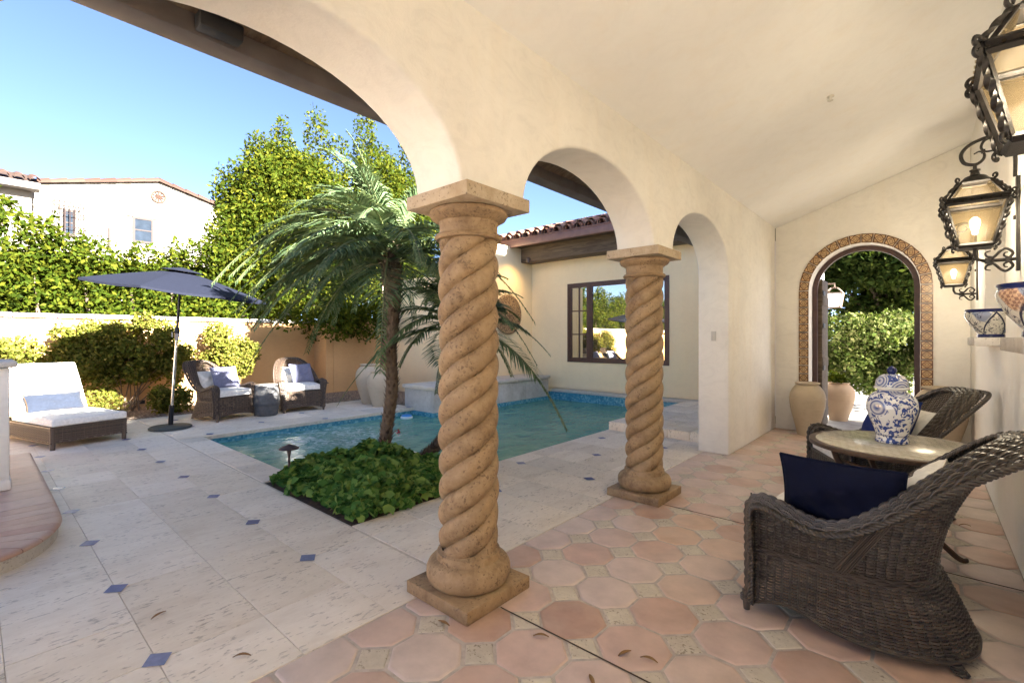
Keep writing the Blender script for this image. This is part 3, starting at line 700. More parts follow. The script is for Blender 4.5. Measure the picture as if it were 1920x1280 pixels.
# window
wn = None
def frame(mb, x0, x1, z0, z1, w, y0, y1):
    mb.box(x0, x1, y0, y1, z0, z0+w); mb.box(x0, x1, y0, y1, z1-w, z1); mb.box(x0, x0+w, y0, y1, z0+w, z1-w); mb.box(x1-w, x1, y0, y1, z0+w, z1-w)
mb = MB(); frame(mb, wx0, wx1, wz0, wz1, .06, YW-.02, YW+.06); wf = rooted(fix(mb.build('window', M['window_wood'])), wing)
def sub(o, p): o.parent = p; o.matrix_parent_inverse = p.matrix_parent_inverse.copy() @ Matrix(); return o
def child_world(o, p):
    bpy.context.view_layer.update(); o.parent = p; o.matrix_parent_inverse = p.matrix_world.inverted(); return o
secs = [(wx0+.06, wx0+.60), (wx0+.66, wx1-.66), (wx1-.60, wx1-.06)]
for k, (u, v) in enumerate(secs):
    mb = MB(); frame(mb, u-.0, v, wz0+.06, wz1-.06, .05, YW-.005, YW+.05)
    if k != 1:
        mb.box((u+v)/2-.014, (u+v)/2+.014, YW+.005, YW+.04, wz0+.11, wz1-.11)
        for t in (1/3, 2/3): z = wz0+.11+(wz1-wz0-.22)*t; mb.box(u+.05, v-.05, YW+.006, YW+.039, z-.013, z+.013)
    child_world(fix(mb.build('sash', M['window_wood'])), wf)
    mb = MB(); mb.box(u+.03, v-.03, YW+.022, YW+.03, wz0+.09, wz1-.09); child_world(mb.build('pane', M['glass']), wf)
for u, v in ((wx0+.60, wx0+.66), (wx1-.66, wx1-.60)):
    mb = MB(); mb.box(u, v, YW-.018, YW+.058, wz0+.06, wz1-.06); child_world(mb.build('mullion', M['window_wood']), wf)
# beam, eave, gutter, tiles
mb = MB(); mb.box(-8.25, -2.2, 9.40, 9.80, 3.34, 3.72); rooted(fix(mb.build('timber_beam', M['dark_wood'], bevel=.015)), wing)
mb = MB(); mb.box(-8.3, -2.0, 9.06, 10.2, 3.72, 3.75); rooted(mb.build('eave_soffit', M['dark_wood']), wing)
mb = MB(); mb.box(-8.35, -1.95, 8.95, 9.06, 3.67, 3.84); mb.box(-8.36, -1.94, 8.93, 9.07, 3.84, 3.865); rooted(fix(mb.build('gutter', M['gutter'], bevel=.006)), wing)
mb = MB(); slope = .30; ax = unit(np.array((0, 1, slope))); up = unit(np.array((0, -slope, 1)))
mb.add([(-8.35, 9.0, 3.80), (-1.9, 9.0, 3.80), (-1.9, 12.2, 4.76), (-8.35, 12.2, 4.76)], [(0,1,2,3)])
for r in range(7):
    for i in range(22):
        x = -8.25+i*.30+rs.uniform(-.012, .012); y = 8.92+r*.36+rs.uniform(-.01, .01); z = 3.86+r*.36*slope
        if r == 0:
            barrel(mb, x, y+.0, z+.005, ax, up, .44, .115, .095, 9)
            barrel(mb, x+.01, y+.06, z+.075, ax, up, .44, .115, .095, 9)
            barrel(mb, x+.15, y+.01, z+.085, ax, up, .44, .115, .095, 9, flip=-1)
        else:
            barrel(mb, x, y+.05, z+.085, ax, up, .46, .115, .095, 9)
            barrel(mb, x+.15, y+.01, z+.085, ax, up, .44, .115, .095, 9, flip=-1)
rooted(mb.build('roof_tiles', M['roof_tile'], smooth=True), wing)
# rain chain, downpipe
mb = MB(); mb.tube([(-8.22, 9.0, 3.67), (-8.22, 9.0, .1)], .012, 6); rooted(mb.build('rain_chain', M['iron']), wing)
mb = MB(); mb.box(-11.08, -10.98, 7.28, 7.38, 0, 2.8)
dp = mb.build('drain_pipe', M['gutter'], bevel=.01); tag(dp, 'brown square drain pipe at the end of the courtyard wall', 'pipe')
# bench
bench = empty('stone_bench', (-7.5, 7.5, 0), 0, 'long raised travertine bench along the pool wall with rounded stone cap', 'bench')
mb = MB()
for i in range(8):
    y0 = 5.83+i*.465; mb.box(-8.0, -7.09, y0+.001, min(y0+.465, 9.5)-.001, -1.2, .385)
rooted(fix(mb.build('bench_face', M['chalky'], bevel=.003)), bench)
mb = MB()
for i in range(6):
    y0 = 5.78+i*.625; mb.box(-8.03, -7.04, y0+.001, min(y0+.625, 9.53)-.001, .386, .462)
rooted(fix(mb.build('bench_cap', M['travertine_plain'], bevel=.022, seg=3)), bench)
mb = MB(); mb.box(-8.0, -7.075, 5.815, 9.56, -1.2, -.045); rooted(mb.build('waterline_tile', M['mosaic']), bench)
# carved medallion
mb = MB(); mb.lathe([(.001,0),(.47,0),(.50,.02),(.50,.05),(.46,.065),(.42,.05),(.36,.06),(.16,.06),(.13,.085),(.001,.095)], k=48)
mb.xf(Matrix.Rotation(R(90), 4, 'Y')); md = mb.build('wall_medallion', M['disc'], smooth=True)
md.location = (-7.898, 8.85, 1.98); tag(md, 'round carved brown medallion hanging on the cream wing wall', 'wall art')

# ------------------------------------------------------------------ garden wall and neighbour
gw = empty('garden_wall', (-12.1, 2, 0), 0, 'tan stucco garden wall with grey stone cap behind the bougainvillea', 'wall')
mb = MB(); mb.box(-12.25, -12.0, -12, 5.9, -.02, 1.76); mb.box(-12.25, -11.4, 5.901, 6.1, -.02, 1.76); mb.box(-11.6, -11.4, 6.1005, 12, -.02, 1.9)
rooted(fix(mb.build('wall_body', M['tan'], bevel=.015)), gw)
mb = MB()
for i in range(-7, 15): mb.box(-12.33+rs.uniform(-.008,.008), -11.93+rs.uniform(-.006,.006), -6+i*.81+.003, -6+(i+1)*.81-.003, 1.762, 1.842+rs.uniform(-.005,.005))
rooted(fix(mb.build('wall_cap', M['chalky'], bevel=.014)), gw)
mb = MB(); mb.box(-12.0, -11.985, 2.06, 2.34, .06, .13); rooted(mb.build('drain_vent', M['black_box'], bevel=.004), gw)

nb = empty('neighbour_house', (-21, 4, 0), 0, 'white stucco neighbour house with shallow gable and terracotta tile edge', 'building')
rz, ry, sl2 = 6.78, 4.293, .258
poly = [(-1.5, 0), (9.0, 0), (9.0, rz-sl2*(9.0-ry)), (ry, rz), (-1.5, rz-sl2*(ry+1))]
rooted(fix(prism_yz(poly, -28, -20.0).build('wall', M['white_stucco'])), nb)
mb = MB()
for sgn in (-1, 1):
    L_ = 6.0; d = unit(np.array((0, sgn*1.0, -sl2))); up = unit(np.array((0, sgn*sl2, 1)))
    n = int(L_/.40)
    for i in range(n):
        p = np.array((-20.02, ry, rz+.0))+d*(i*.40+.42); barrel(mb, p[0], p[1], p[2]+.0, -d, up, .44, .13, .165, 8)
    for i in range(n):
        p = np.array((-20.5, ry, rz+.02))+d*(i*.40+.42)
        for k in range(8): barrel(mb, p[0]-k*.3, p[1], p[2]+.03, -d, up, .44, .10, .13, 6)
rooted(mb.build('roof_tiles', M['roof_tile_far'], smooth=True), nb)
mb = MB()
for x0, x1, y0, y1, z0, z1 in ((-20.0, -19.985, 3.56, 4.14, 4.75, 5.50),): frame_w = None
def far_window(y0, y1, z0, z1, X=-20.0):
    m = MB(); w = .07
    m.box(X, X+.05, y0, y1, z0, z0+w); m.box(X, X+.05, y0, y1, z1-w, z1); m.box(X, X+.05, y0, y0+w, z0+w, z1-w); m.box(X, X+.05, y1-w, y1, z0+w, z1-w)
    m.box(X, X+.045, y0+w, y1-w, (z0+z1)/2-.02, (z0+z1)/2+.02)
    f = rooted(m.build('window', M['far_wood']), nb)
    m = MB(); m.box(X, X+.03, y0+w, y1-w, z0+w, z1-w); child_world(m.build('pane', M['far_pane']), f)
    m = MB(); m.box(X, X+.06, y0-.14, y1+.12, z1+.002, z1+.06); child_world(m.build('lintel', M['white_stucco']), f)
far_window(3.56, 4.14, 4.6, 5.46)
far_window(1.86, 2.16, 4.55, 5.36)
# iron grille round the small window, rosette vent, pipe
mb = MB()
for y in np.linspace(1.66, 2.36, 7): mb.tube([(-19.8, y, 4.7), (-19.8, y, 5.62)], .012, 5)
for z in (4.8, 5.2, 5.55): mb.tube([(-20, 1.64, z), (-19.8, 1.66, z), (-19.8, 2.36, z), (-20, 2.38, z)], .012, 5)
rooted(mb.build('window_grille', M['far_wood']), nb)
mb = MB(); mb.lathe([(.22,0),(.22,.05),(.17,.05),(.17,0)], k=24, caps=False)
for a in range(10): mb.tube([(0,0,.02), (.18*math.cos(a*PI/5), .18*math.sin(a*PI/5), .02)], .02, 5)
mb.xf(Matrix.Rotation(R(90), 4, 'Y')); mb.xf(Matrix.Translation((-20, 4.28, 6.27))); rooted(mb.build('rosette_vent', M['roof_tile_far']), nb)
mb = MB(); mb.box(-20, -19.9, 2.93, 3.0, 4.2, 4.95); rooted(mb.build('wall_pipe', M['far_wood']), nb)
nb2 = empty('neighbour_annex', (-19, -2, 0), 0, 'white stucco wing of the neighbour house with tiled eave, at the left edge', 'building')
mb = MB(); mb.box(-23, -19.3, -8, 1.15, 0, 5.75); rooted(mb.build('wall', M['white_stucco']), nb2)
mb = MB(); mb.box(-19.3, -18.85, -8, 1.3, 5.58, 5.64); mb.box(-18.9, -18.85, -8, 1.3, 5.64, 5.76); rooted(mb.build('eave_board', M['fascia']), nb2)
mb = MB(); ax = unit(np.array((-1, 0, .3))); up = unit(np.array((.3, 0, 1)))
mb.add([(-18.85, -8, 5.76), (-18.85, 1.3, 5.76), (-22, 1.3, 6.7), (-22, -8, 6.7)], [(0,1,2,3)])
for r in range(3):
    for i in range(30): barrel(mb, -18.78-r*.36, 1.2-i*.3, 5.80+r*.36*.3, ax, up, .44, .115, .10, 7)
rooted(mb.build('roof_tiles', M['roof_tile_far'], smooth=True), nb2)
m = MB(); m.box(-19.3, -19.25, -.1, .56, 4.2, 5.2); f = rooted(m.build('window', M['far_wood']), nb2)
m = MB(); m.box(-19.25, -19.24, -.05, .50, 4.25, 5.12); child_world(m.build('pane', M['far_pane']), f)

# ------------------------------------------------------------------ columns
def column(x, y, lab):
    e = empty('twisted_column', (x, y, 0), 0, lab, 'column', 'twisted stone columns of the arcade')
    mb = MB(); h = .242; mb.box(-h, h, -h, h, 0, .068); fix(mb.build('plinth', M['cantera'], e, bevel=.007))
    mb = MB(); pr = [(.001,.069)]+[(.18+.052*math.sin(t)**.8, .069+.125*(1-math.cos(t))/2) for t in np.linspace(.12, PI-.25, 16)]+[(.178,.20),(.172,.235),(.15,.25)]
    mb.lathe(pr, k=56, caps=False); mb.build('torus_base', M['cantera'], e, smooth=True)
    Nn, z0, z1, pitch, Ro = 4, .235, 1.945, .545, .1665
    nz, nth = 210, 128; z = np.linspace(z0, z1, nz)[:,None]; th = np.linspace(0, 2*PI, nth, endpoint=False)[None,:]
    ph = (Nn*(th/(2*PI)-z/pitch)+.15) % 1.0; s = ph*2-1
    edge = np.clip(np.minimum((z-z0)/.10, (z1-z)/.10), 0, 1)
    wob = 1+.012*np.sin(3*th+z*9)+.008*np.sin(7*th-z*17)
    r = (Ro-.044+.044*np.sqrt(np.clip(1-np.abs(s)**2.2, 0, 1)))*wob-(1-edge)*.006
    V = np.stack([r*np.cos(th), r*np.sin(th), np.broadcast_to(z, r.shape)], -1)
    mb = MB(); mb.grid(V, closed_v=True); mb.build('twisted_shaft', M['cantera'], e, smooth=True, ang=70)
    mb = MB(); pr = [(.14,1.93),(.178,1.935),(.187,1.948),(.178,1.962),(.160,1.967),(.160,2.015),(.166,2.03),(.176,2.034),(.182,2.04),(.205,2.052),(.216,2.07),(.212,2.088),(.20,2.096),(.001,2.096)]
    mb.lathe(pr, k=56, caps=False); mb.build('capital', M['cantera'], e, smooth=True)
    mb = MB(); mb.box(-h, h, -h, h, 2.097, 2.171); fix(mb.build('abacus', M['cantera_pale'], e, bevel=.006))
    return e
c1 = column(-1.912, 1.822, 'nearer twisted tan stone column in the centre with square plinth')
c2 = dup(c1, (-1.897, 3.972, 0), R(90), 'farther twisted tan stone column between the two arches by the pool')
# ------------------------------------------------------------------ wicker chairs
F_, W_, B_ = .40, .345, .30     # front edge, half width, rear of the waist
ZW = .325
def plan(t, z):
    """U-shaped plan outline at height z, t 0..1 from one front post round the back to the other; returns points and outward normals"""
    t = np.asarray(t, float); z = np.asarray(z, float); t, z = np.broadcast_arrays(t, z)
    lo = np.clip((ZW-z)/ZW, 0, 1); hi = np.clip((z-ZW)/.62, 0, 1.2)
    B = B_+.16*lo**.8+.05*hi+.20*hi**2.2
    Wd = W_+.03*lo+.025*hi
    ts = .27; sgn = np.where(t < .5, 1., -1.); u = np.where(t < .5, t, 1-t)
    x = np.empty_like(u); y = np.empty_like(u)
    s = np.clip(u/ts, 0, 1); xs = F_-.02-(F_-.02-.06)*s
    a = np.clip((u-ts)/(.5-ts), 0, 1)*PI/2
    e = .82
    xc = .06-(B+.06)*np.sin(a)**e; yc = Wd*np.cos(a)**e
    x = np.where(u < ts, xs, xc); y = np.where(u < ts, Wd, yc)*sgn
    return np.stack([x, y, z], -1)
def rimz(t):
    u = np.minimum(t, 1-t); s = np.clip((u-.26)/.215, 0, 1); s = s*s*(3-2*s); d = np.clip((u-.03)/.24, 0, 1); d = d*d*(3-2*d)
    return .605-.065*d+s*.445
def normals(t, z, d=1e-3):
    T = plan(np.clip(t+d, 0, 1), z)-plan(np.clip(t-d, 0, 1), z); T[..., 2] = 0
    n = np.stack([-T[..., 1], T[..., 0], np.zeros_like(T[..., 0])], -1)
    n = unit(n); c = plan(t, z)-np.array((.05, 0, 0)); c[..., 2] = 0
    return n*np.sign((n*c).sum(-1))[..., None]
def strand(mb, P, Nn, hh, tt):
    """flat strip strand along P with normal Nn: rectangular section"""
    T = np.gradient(P, axis=0); T = unit(T); Bn = unit(np.cross(T, Nn))
    c = [(.7,1),(1,0),(.7,-1),(-.7,-1),(-1,0),(-.7,1)]
    V = np.stack([P+Bn*hh*a+Nn*tt*b for a, b in c], 1)
    mb.grid(V, closed_v=True)
def weave_body(row=.0135):
    mb = MB(); tt = np.linspace(0, 1, 1200); L_ = np.concatenate([[0], np.cumsum(np.linalg.norm(np.diff(plan(tt, .36), axis=0), axis=1))])
    ns = 50; ts = np.interp(np.linspace(0, L_[-1], ns), L_, tt)        # stakes
    sub_ = 6; fine = np.interp(np.linspace(0, L_[-1], (ns-1)*sub_+1), L_, tt); ph = np.linspace(0, ns-1, len(fine))
    rz = rimz(fine); zb = .05+.05*np.sin(np.clip(np.minimum(fine, 1-fine)/.30, 0, 1)*PI)
    k = 0; z = .05
    while z < 1.0:
        zz = np.full_like(fine, z); ok = (zz < rz-.002) & (zz > zb)
        if z > .58: ok &= True
        idx = np.where(ok)[0]
        if len(idx):
            for run in np.split(idx, np.where(np.diff(idx) > 1)[0]+1):
                if len(run) < 5: continue
                f = fine[run]; zr = np.full(len(run), z); nn = normals(f, zr)
                off = .0085*np.abs(np.sin(PI*ph[run]))**.8-.003+.0016*((k % 2)*2-1)*np.cos(PI*ph[run])
                strand(mb, plan(f, zr)+nn*off[:, None], nn, row*.44, .0034)
        k += 1; z += row
    for t in ts:                                                       # stakes, in pairs
        for dt in (-.0032, .0032):
            q = np.clip(t+dt, .001, .999); z1 = float(rimz(np.array(q))); z0 = float(np.interp(q, fine, zb)); z = np.linspace(z0-.01, z1, 22)
            mb.tube(plan(np.full(22, q), z), .0036, 5, False)
    for dz, r in ((0, .010), (.013, .008), (-.012, .007)):             # waist band
        f = fine; z = np.full_like(f, ZW+dz); nn = normals(f, z); mb.tube(plan(f, z)+nn*(.006+.004*np.sin(ph*PI+dz*200))[:, None], r, 6)
    f = fine; mb.tube(plan(f, zb)+normals(f, zb)*.004, .009, 6)
    # gusset rib sweeping up from the waist to the back
    for s in (0, 1):
        u = np.linspace(.285, .36, 20); z = np.linspace(ZW, .68, 20); t = u if s == 0 else 1-u
        for d in range(-3, 4): mb.tube(plan(t+d*.0035*(1 if s == 0 else -1), z)+normals(t, z)*.010, .0045, 5)
    return mb
def rimpath(n=260):
    r = .085; u = .0; top = float(rimz(np.array(0.0)))
    pts, out = [], []
    for z in np.linspace(.055, top-r, 30): pts.append((F_, W_+.01, z)); out.append((0, 1, 0))
    for a in np.linspace(0, PI/2, 14)[1:]: pts.append((F_-r+r*math.cos(a), W_+.012, top-r+r*math.sin(a))); out.append((0, 1, 0))
    t0 = r/ (F_-.08)*.27
    t = np.linspace(t0+.004, 1-t0-.004, n); z = rimz(t); P = plan(t, z); Nn = normals(t, z)
    P = np.concatenate([np.array(pts), P, np.array(pts)[::-1]*np.array((1,-1,1))]); O = np.concatenate([np.array(out, float), Nn, -np.array(out, float)[::-1]])
    d = np.concatenate([[0], np.cumsum(np.linalg.norm(np.diff(P, axis=0), axis=1))]); s = np.linspace(0, d[-1], 420)
    P = np.stack([np.interp(s, d, P[:, i]) for i in range(3)], 1); O = unit(np.stack([np.interp(s, d, O[:, i]) for i in range(3)], 1))
    for _ in range(6): P[1:-1] = .5*P[1:-1]+.25*(P[:-2]+P[2:]); O[1:-1] = unit(.5*O[1:-1]+.25*(O[:-2]+O[2:]))
    return P, O, s
def weave_rim():
    mb = MB(); P, O, s = rimpath(); T = unit(np.gradient(P, axis=0)); Nn = np.cross(T, O)
    Nn = unit(Nn); Nn *= np.where(Nn[:, 2:3]*1.0+Nn[:, 0:1]*.3 < 0, -1, 1)
    back = np.clip((P[:, 2]-.60)/.36, 0, 1); wd = .052+.040*back; wi = .030+.014*back
    post = np.clip((.50-P[:, 2])/.2, 0, 1); wd = wd*(1-.45*post); wi = wi*(1-.2*post)
    def surf(q):   # q -1 inner .. 1 outer
        w = np.where(q < 0, q*wi*1.6, q*wd*1.15)
        return P+O*(w+.0*back)[:, None]+Nn*(.020*(1-q*q)-.016*q*(1-.8*back)*(q > 0)+.010*back*max(0, q)-.016)[:, None]
    ph = s/.030; nq = 10
    for i, q in enumerate(np.linspace(-.88, .82, nq)):
        off = .0065*np.cos(PI*(ph/1.5+i)); strand(mb, surf(q)+Nn*off[:, None], Nn, .0068, .0042)
        if i < nq-1: strand(mb, surf(q+.1)+Nn*(off*.6-.002)[:, None], Nn, .005, .0036)
    kk = np.arange(3, len(P)-3, 10)
    Q = np.linspace(-1, 1, 9); SS = np.stack([surf(q) for q in Q], 0)
    for k in kk: mb.tube(SS[:, k]-Nn[k]*.003, .0042, 5)
    # braided edges: three plies
    for q, rr, pr, pitch in ((1.08, .0078, .0105, .075), (-1.05, .0052, .006, .06)):
        C = surf(q)
        for j in range(4):
            a = 2*PI*(s/pitch+j/4)
            C2 = C+O*(pr*np.sin(a))[:, None]+Nn*(pr*.75*np.sin(2*a+.6))[:, None] if q > 0 else C+O*(pr*np.cos(a))[:, None]+Nn*(pr*np.sin(a))[:, None]
            sub_ = np.linspace(0, len(C2)-1, 840); C3 = np.stack([np.interp(sub_, np.arange(len(C2)), C2[:, i]) for i in range(3)], 1)
            mb.tube(C3, rr, 6)
    return mb
def weave_front(row=.0135):
    mb = MB(); ys = np.linspace(-W_, W_, 69); ph = np.linspace(0, 17, 69); k = 0; z = .06
    zb = .055+.05*np.cos(ys/W_*PI/2)**.7
    while z < .375:
        ok = z > zb; idx = np.where(ok)[0]
        for run in np.split(idx, np.where(np.diff(idx) > 1)[0]+1):
            if len(run) > 4:
                P = np.stack([F_-.02+.008*np.abs(np.sin(PI*ph[run]))**.8-.003, ys[run], np.full(len(run), z)], 1); strand(mb, P, np.tile((1., 0, 0), (len(run), 1)), row*.47, .003)
        k += 1; z += row
    for y in np.linspace(-W_, W_, 18)[1:-1]:
        z0 = np.interp(y, ys, zb); mb.tube([(F_-.02, y, z0), (F_-.02, y, .39)], .004, 5)
    for y0 in (0, .012): mb.tube([(F_-.014, -W_, .388+y0*.8), (F_-.014, W_, .388+y0*.8)], .008, 6)
    mb.tube(np.stack([np.full(69, F_-.02), ys, zb], 1), .009, 6)
    return mb
def roundbox(w, d, h, bulge=.02, n=18, rr=.035):
    """soft box cushion centred on origin in x,y; z 0..h"""
    V = []
    m = MB()
    bm = bmesh.new(); bmesh.ops.create_cube(bm, size=1)
    bmesh.ops.scale(bm, vec=(w, d, h), verts=bm.verts); bmesh.ops.bevel(bm, geom=bm.edges[:], offset=min(rr, h*.42), segments=4, profile=.6, affect='EDGES')
    bmesh.ops.subdivide_edges(bm, edges=[e for e in bm.edges if e.calc_length() > .12], cuts=7, use_grid_fill=True)
    for v in bm.verts:
        fx, fy = v.co.x/(w/2), v.co.y/(d/2); v.co.z += (bulge*(1-fx**2)*(1-fy**2)+.004*math.sin(9*v.co.x+5*v.co.y))*(1 if v.co.z > 0 else -.3)
        v.co.z += h/2
    bm.verts.ensure_lookup_table(); bm.verts.index_update()
    m.add([v.co[:] for v in bm.verts], [[v.index for v in f.verts] for f in bm.faces]); bm.free(); return m
def piping_rect(w, d, r=.006, c=.035, n=8):
    pts = []
    for sx, sy, a0 in ((1,1,0),(-1,1,90),(-1,-1,180),(1,-1,270)):
        for a in np.linspace(a0, a0+90, n): pts.append((sx*(w/2-c)+c*math.cos(R(a)), sy*(d/2-c)+c*math.sin(R(a)), 0))
    return pts+[pts[0]]
def pillow_bm(w, h, t, n=22, seed=0):
    """throw pillow in the x-z plane, thickness along y, base at z=0; pinched corners and creases"""
    m = MB(); u = np.linspace(-1, 1, n); U, Vv = np.meshgrid(u, u, indexing='ij'); rg = np.random.default_rng(seed)
    pr = np.clip((1-np.abs(U)**2.6), 0, 1)*np.clip((1-np.abs(Vv)**2.6), 0, 1); th = t/2*pr**.5
    pin = 1-.055*(1-np.abs(Vv)**2); X = U*w/2*(1-.05*(1-Vv**2)); Z = Vv*h/2*(1-.06*(1-U**2))+h/2
    a, b, c = rg.uniform(2, 5, 3); wr = .012*np.sin(a*U+b*Vv+c)*pr+.008*np.sin(2.3*b*U-1.7*a*Vv)*pr
    m.grid(np.stack([X, -th-wr, Z], -1)); m.grid(np.stack([X, th-wr, Z], -1)[:, ::-1])
    e = [(X[i,0],0,Z[i,0]) for i in range(n)]+[(X[-1,j],0,Z[-1,j]) for j in range(n)]+[(X[i,-1],0,Z[i,-1]) for i in range(n-1,-1,-1)]+[(X[0,j],0,Z[0,j]) for j in range(n-1,-1,-1)]
    return m, e
def pillow(name, mat_, w, h, t, loc, rz, lean, lab, seed=0, pipe=None, roll=0):
    m, e = pillow_bm(w, h, t, seed=seed)
    o = m.build(name, mat_, smooth=True, ang=180); o.location = loc; o.rotation_euler = (lean, roll, rz); tag(o, lab, 'pillow')
    k = MB(); k.tube(e, .006, 6); p = k.build('piping', pipe or mat_, o, smooth=True)
    return o
def clamp_in(o, ins=.03):
    Mx = Matrix.LocRotScale(o.location, o.rotation_euler, None); Mi = Mx.inverted()
    for v in o.data.vertices:
        w = Mx @ v.co; B = B_+.05*max(0, min(1.2, (w.z-ZW)/.62))+.20*max(0, min(1.2, (w.z-ZW)/.62))**2.2
        if w.x < .06:
            d = Vector((w.x-.06, w.y)); L_ = d.length
            if L_ > 1e-4:
                k = (abs(d.x)/(B+.06-ins))**(2/.82)+(abs(d.y)/(W_-ins))**(2/.82)
                if k > 1: f = k**(-.41); w = Vector((.06+d.x*f, d.y*f, w.z))
        elif abs(w.y) > W_-ins: w.y = math.copysign(W_-ins, w.y)
        v.co = Mi @ w
chair = empty('wicker_armchair', (0, 0, 0), 0, 'x', 'armchair')
weave_body().build('woven_shell', M['wicker'], chair, smooth=True, ang=50)
weave_rim().build('rolled_rim', M['wicker'], chair, smooth=True, ang=60)
weave_front().build('front_panel', M['wicker'], chair, smooth=True, ang=50)
for x, y, dx, dy in ((F_, W_+.01, 0, 0), (F_, -W_-.01, 0, 0), (-.30, .16, -.11, .06), (-.30, -.16, -.11, -.06)):
    mb = MB(); P = [(x, y, .10), (x+dx*.5, y+dy*.5, .05), (x+dx, y+dy, 0)]; mb.tube(P, [.022, .021, .016], 10)
    if dx == 0:
        for z in (.055, .064, .073): mb.tube([(x+.026*math.cos(a), y+.026*math.sin(a), z) for a in np.linspace(0, 2*PI, 13)], .006, 5)
    else:
        for q in range(9):
            c = np.array((x, y, .10))+(np.array((x+dx, y+dy, 0))-np.array((x, y, .10)))*(.25+q*.08); mb.tube([tuple(c+np.array((.024*math.cos(a), .024*math.sin(a), 0))) for a in np.linspace(0, 2*PI, 11)], .006, 5)
    mb.build('leg', M['wicker'], chair, smooth=True)
m = roundbox(.66, .63, .12, .025); cu = m.build('seat_cushion', M['white_fabric'], chair, smooth=True, ang=180); cu.location = (.055, 0, .385); clamp_in(cu)
mb = MB(); mb.prism([(.36,-.31),(.36,.31),(.05,.31),(-.12,.24),(-.22,.14),(-.25,0),(-.22,-.14),(-.12,-.24),(.05,-.31)], .34, .383); mb.build('seat_deck', M['wicker'], chair)
m, e = pillow_bm(.50, .37, .15, seed=5); mb = m; mb.tube(e, .006, 6); bc = mb.build('back_cushion', M['white_fabric'], chair, smooth=True, ang=180)
bc.location = (-.165, 0, .475); bc.rotation_euler = (R(-25), 0, R(90)); clamp_in(bc)
chair.location = (-.262, 2.955, 0); chair.rotation_euler = (0, 0, math.atan2(.10, -.99))
chair['label'] = 'dark wicker armchair seen from behind with navy lumbar pillow, nearest the camera'; chair['group'] = 'wicker armchairs'
ch2 = dup(chair, (-.30, 4.98, 0), math.atan2(-.46, -.89), 'dark wicker armchair facing out behind the mosaic table, beside the tiled doorway')
ch3 = dup(chair, (-9.30, 2.88, 0), math.atan2(.34, .94), 'brown wicker armchair on the pool deck between the umbrella and the drum stool')
ch4 = dup(chair, (-9.29, 4.24, 0), math.atan2(-.16, .987), 'brown wicker armchair by the pool between the drum stool and the path light')
for c in (ch3, ch4):
    for k in kids(c):
        if 'cushion' not in k.name:
            k.data = k.data.copy() if k.data.users < 2 else k.data
for c in (ch3, ch4):
    for k in kids(c):
        if 'cushion' not in k.name:
            k.material_slots[0].link = 'OBJECT'; k.material_slots[0].material = M['wicker_brown']
def on(c, x, y, z):
    a = c.rotation_euler[2]; return (c.location[0]+x*math.cos(a)-y*math.sin(a), c.location[1]+x*math.sin(a)+y*math.cos(a), z)
pillow('throw_pillow', M['navy'], .50, .32, .17, on(chair, .02, .20, .50), chair.rotation_euler[2], R(-12), 'dark navy lumbar pillow in the nearest wicker armchair', 1)
pillow('throw_pillow', M['blue_fab'], .46, .44, .20, on(ch2, .05, .10, .50), ch2.rotation_euler[2]+R(98), R(-24), 'blue square pillow in the wicker armchair behind the table', 2)
pillow('throw_pillow', M['lavender'], .44, .42, .17, on(ch3, .06, .10, .50), ch3.rotation_euler[2]+R(80), R(-26), 'pale blue pillow in the wicker armchair beside the umbrella', 3)
pillow('throw_pillow', M['lavender'], .44, .42, .17, on(ch4, .06, .10, .50), ch4.rotation_euler[2]+R(104), R(-26), 'pale blue pillow in the wicker armchair right of the drum stool', 4)

# ------------------------------------------------------------------ mosaic table and ginger jar
tb = empty('mosaic_table', (-.145, 3.90, 0), 0, 'round mosaic topped table with dark legs between the two wicker armchairs', 'table')
mb = MB(); mb.lathe([(.001,.690),(.455,.690),(.468,.694),(.470,.700),(.470,.714),(.465,.719),(.43,.7195)], k=72, caps=False); mb.build('table_rim', M['bronze'], tb, smooth=True)
mb = MB(); mb.lathe([(.4305,.7185),(.428,.7205),(.001,.7205)], k=72, caps=False); mb.build('mosaic_top', M['table_top'], tb, smooth=True)
for q in range(4):
    a = q*PI/2+.5; c, s_ = math.cos(a), math.sin(a)
    P = spline([(c*r, s_*r, z) for r, z in ((.36,.69),(.30,.55),(.14,.40),(.16,.22),(.30,.06),(.36,.012),(.39,.012))], 36)
    mb = MB(); mb.tube(P, .016, 8, flat=(1.2, .8)); mb.build('leg', M['bronze'], tb, smooth=True)
mb = MB()
for rr, z in ((.15, .31), (.30, .60)): mb.tube([(rr*math.cos(a), rr*math.sin(a), z) for a in np.linspace(0, 2*PI, 33)], .010, 6)
for a in (.5, .5+PI/2): mb.tube([(.36*math.cos(a), .36*math.sin(a), .675), (-.36*math.cos(a), -.36*math.sin(a), .675)], .014, 6)
mb.build('stretcher', M['bronze'], tb, smooth=True)
jar = empty('ginger_jar', (-.165, 3.96, .7206), 0, 'blue and white porcelain ginger jar with domed lid on the mosaic table', 'jar')
jar.scale = (.93, .93, .93)
prof = spline([(.080,.0),(.096,.003),(.094,.02),(.090,.045),(.100,.09),(.122,.15),(.142,.215),(.146,.255),(.138,.30),(.112,.335),(.086,.352),(.080,.362)], 66)
mb = MB(); mb.lathe([(.001,.0)]+[(a, b) for a, b in prof[:, :2]] if prof.shape[1] == 2 else [], k=64, caps=False); mb.build('body', M['porcelain'], jar, smooth=True, ang=80)
mb = MB(); mb.lathe([(.078,.355),(.082,.372),(.100,.374),(.103,.380),(.100,.386),(.088,.388)], k=64, caps=False); mb.build('collar', M['porcelain_white'], jar, smooth=True)
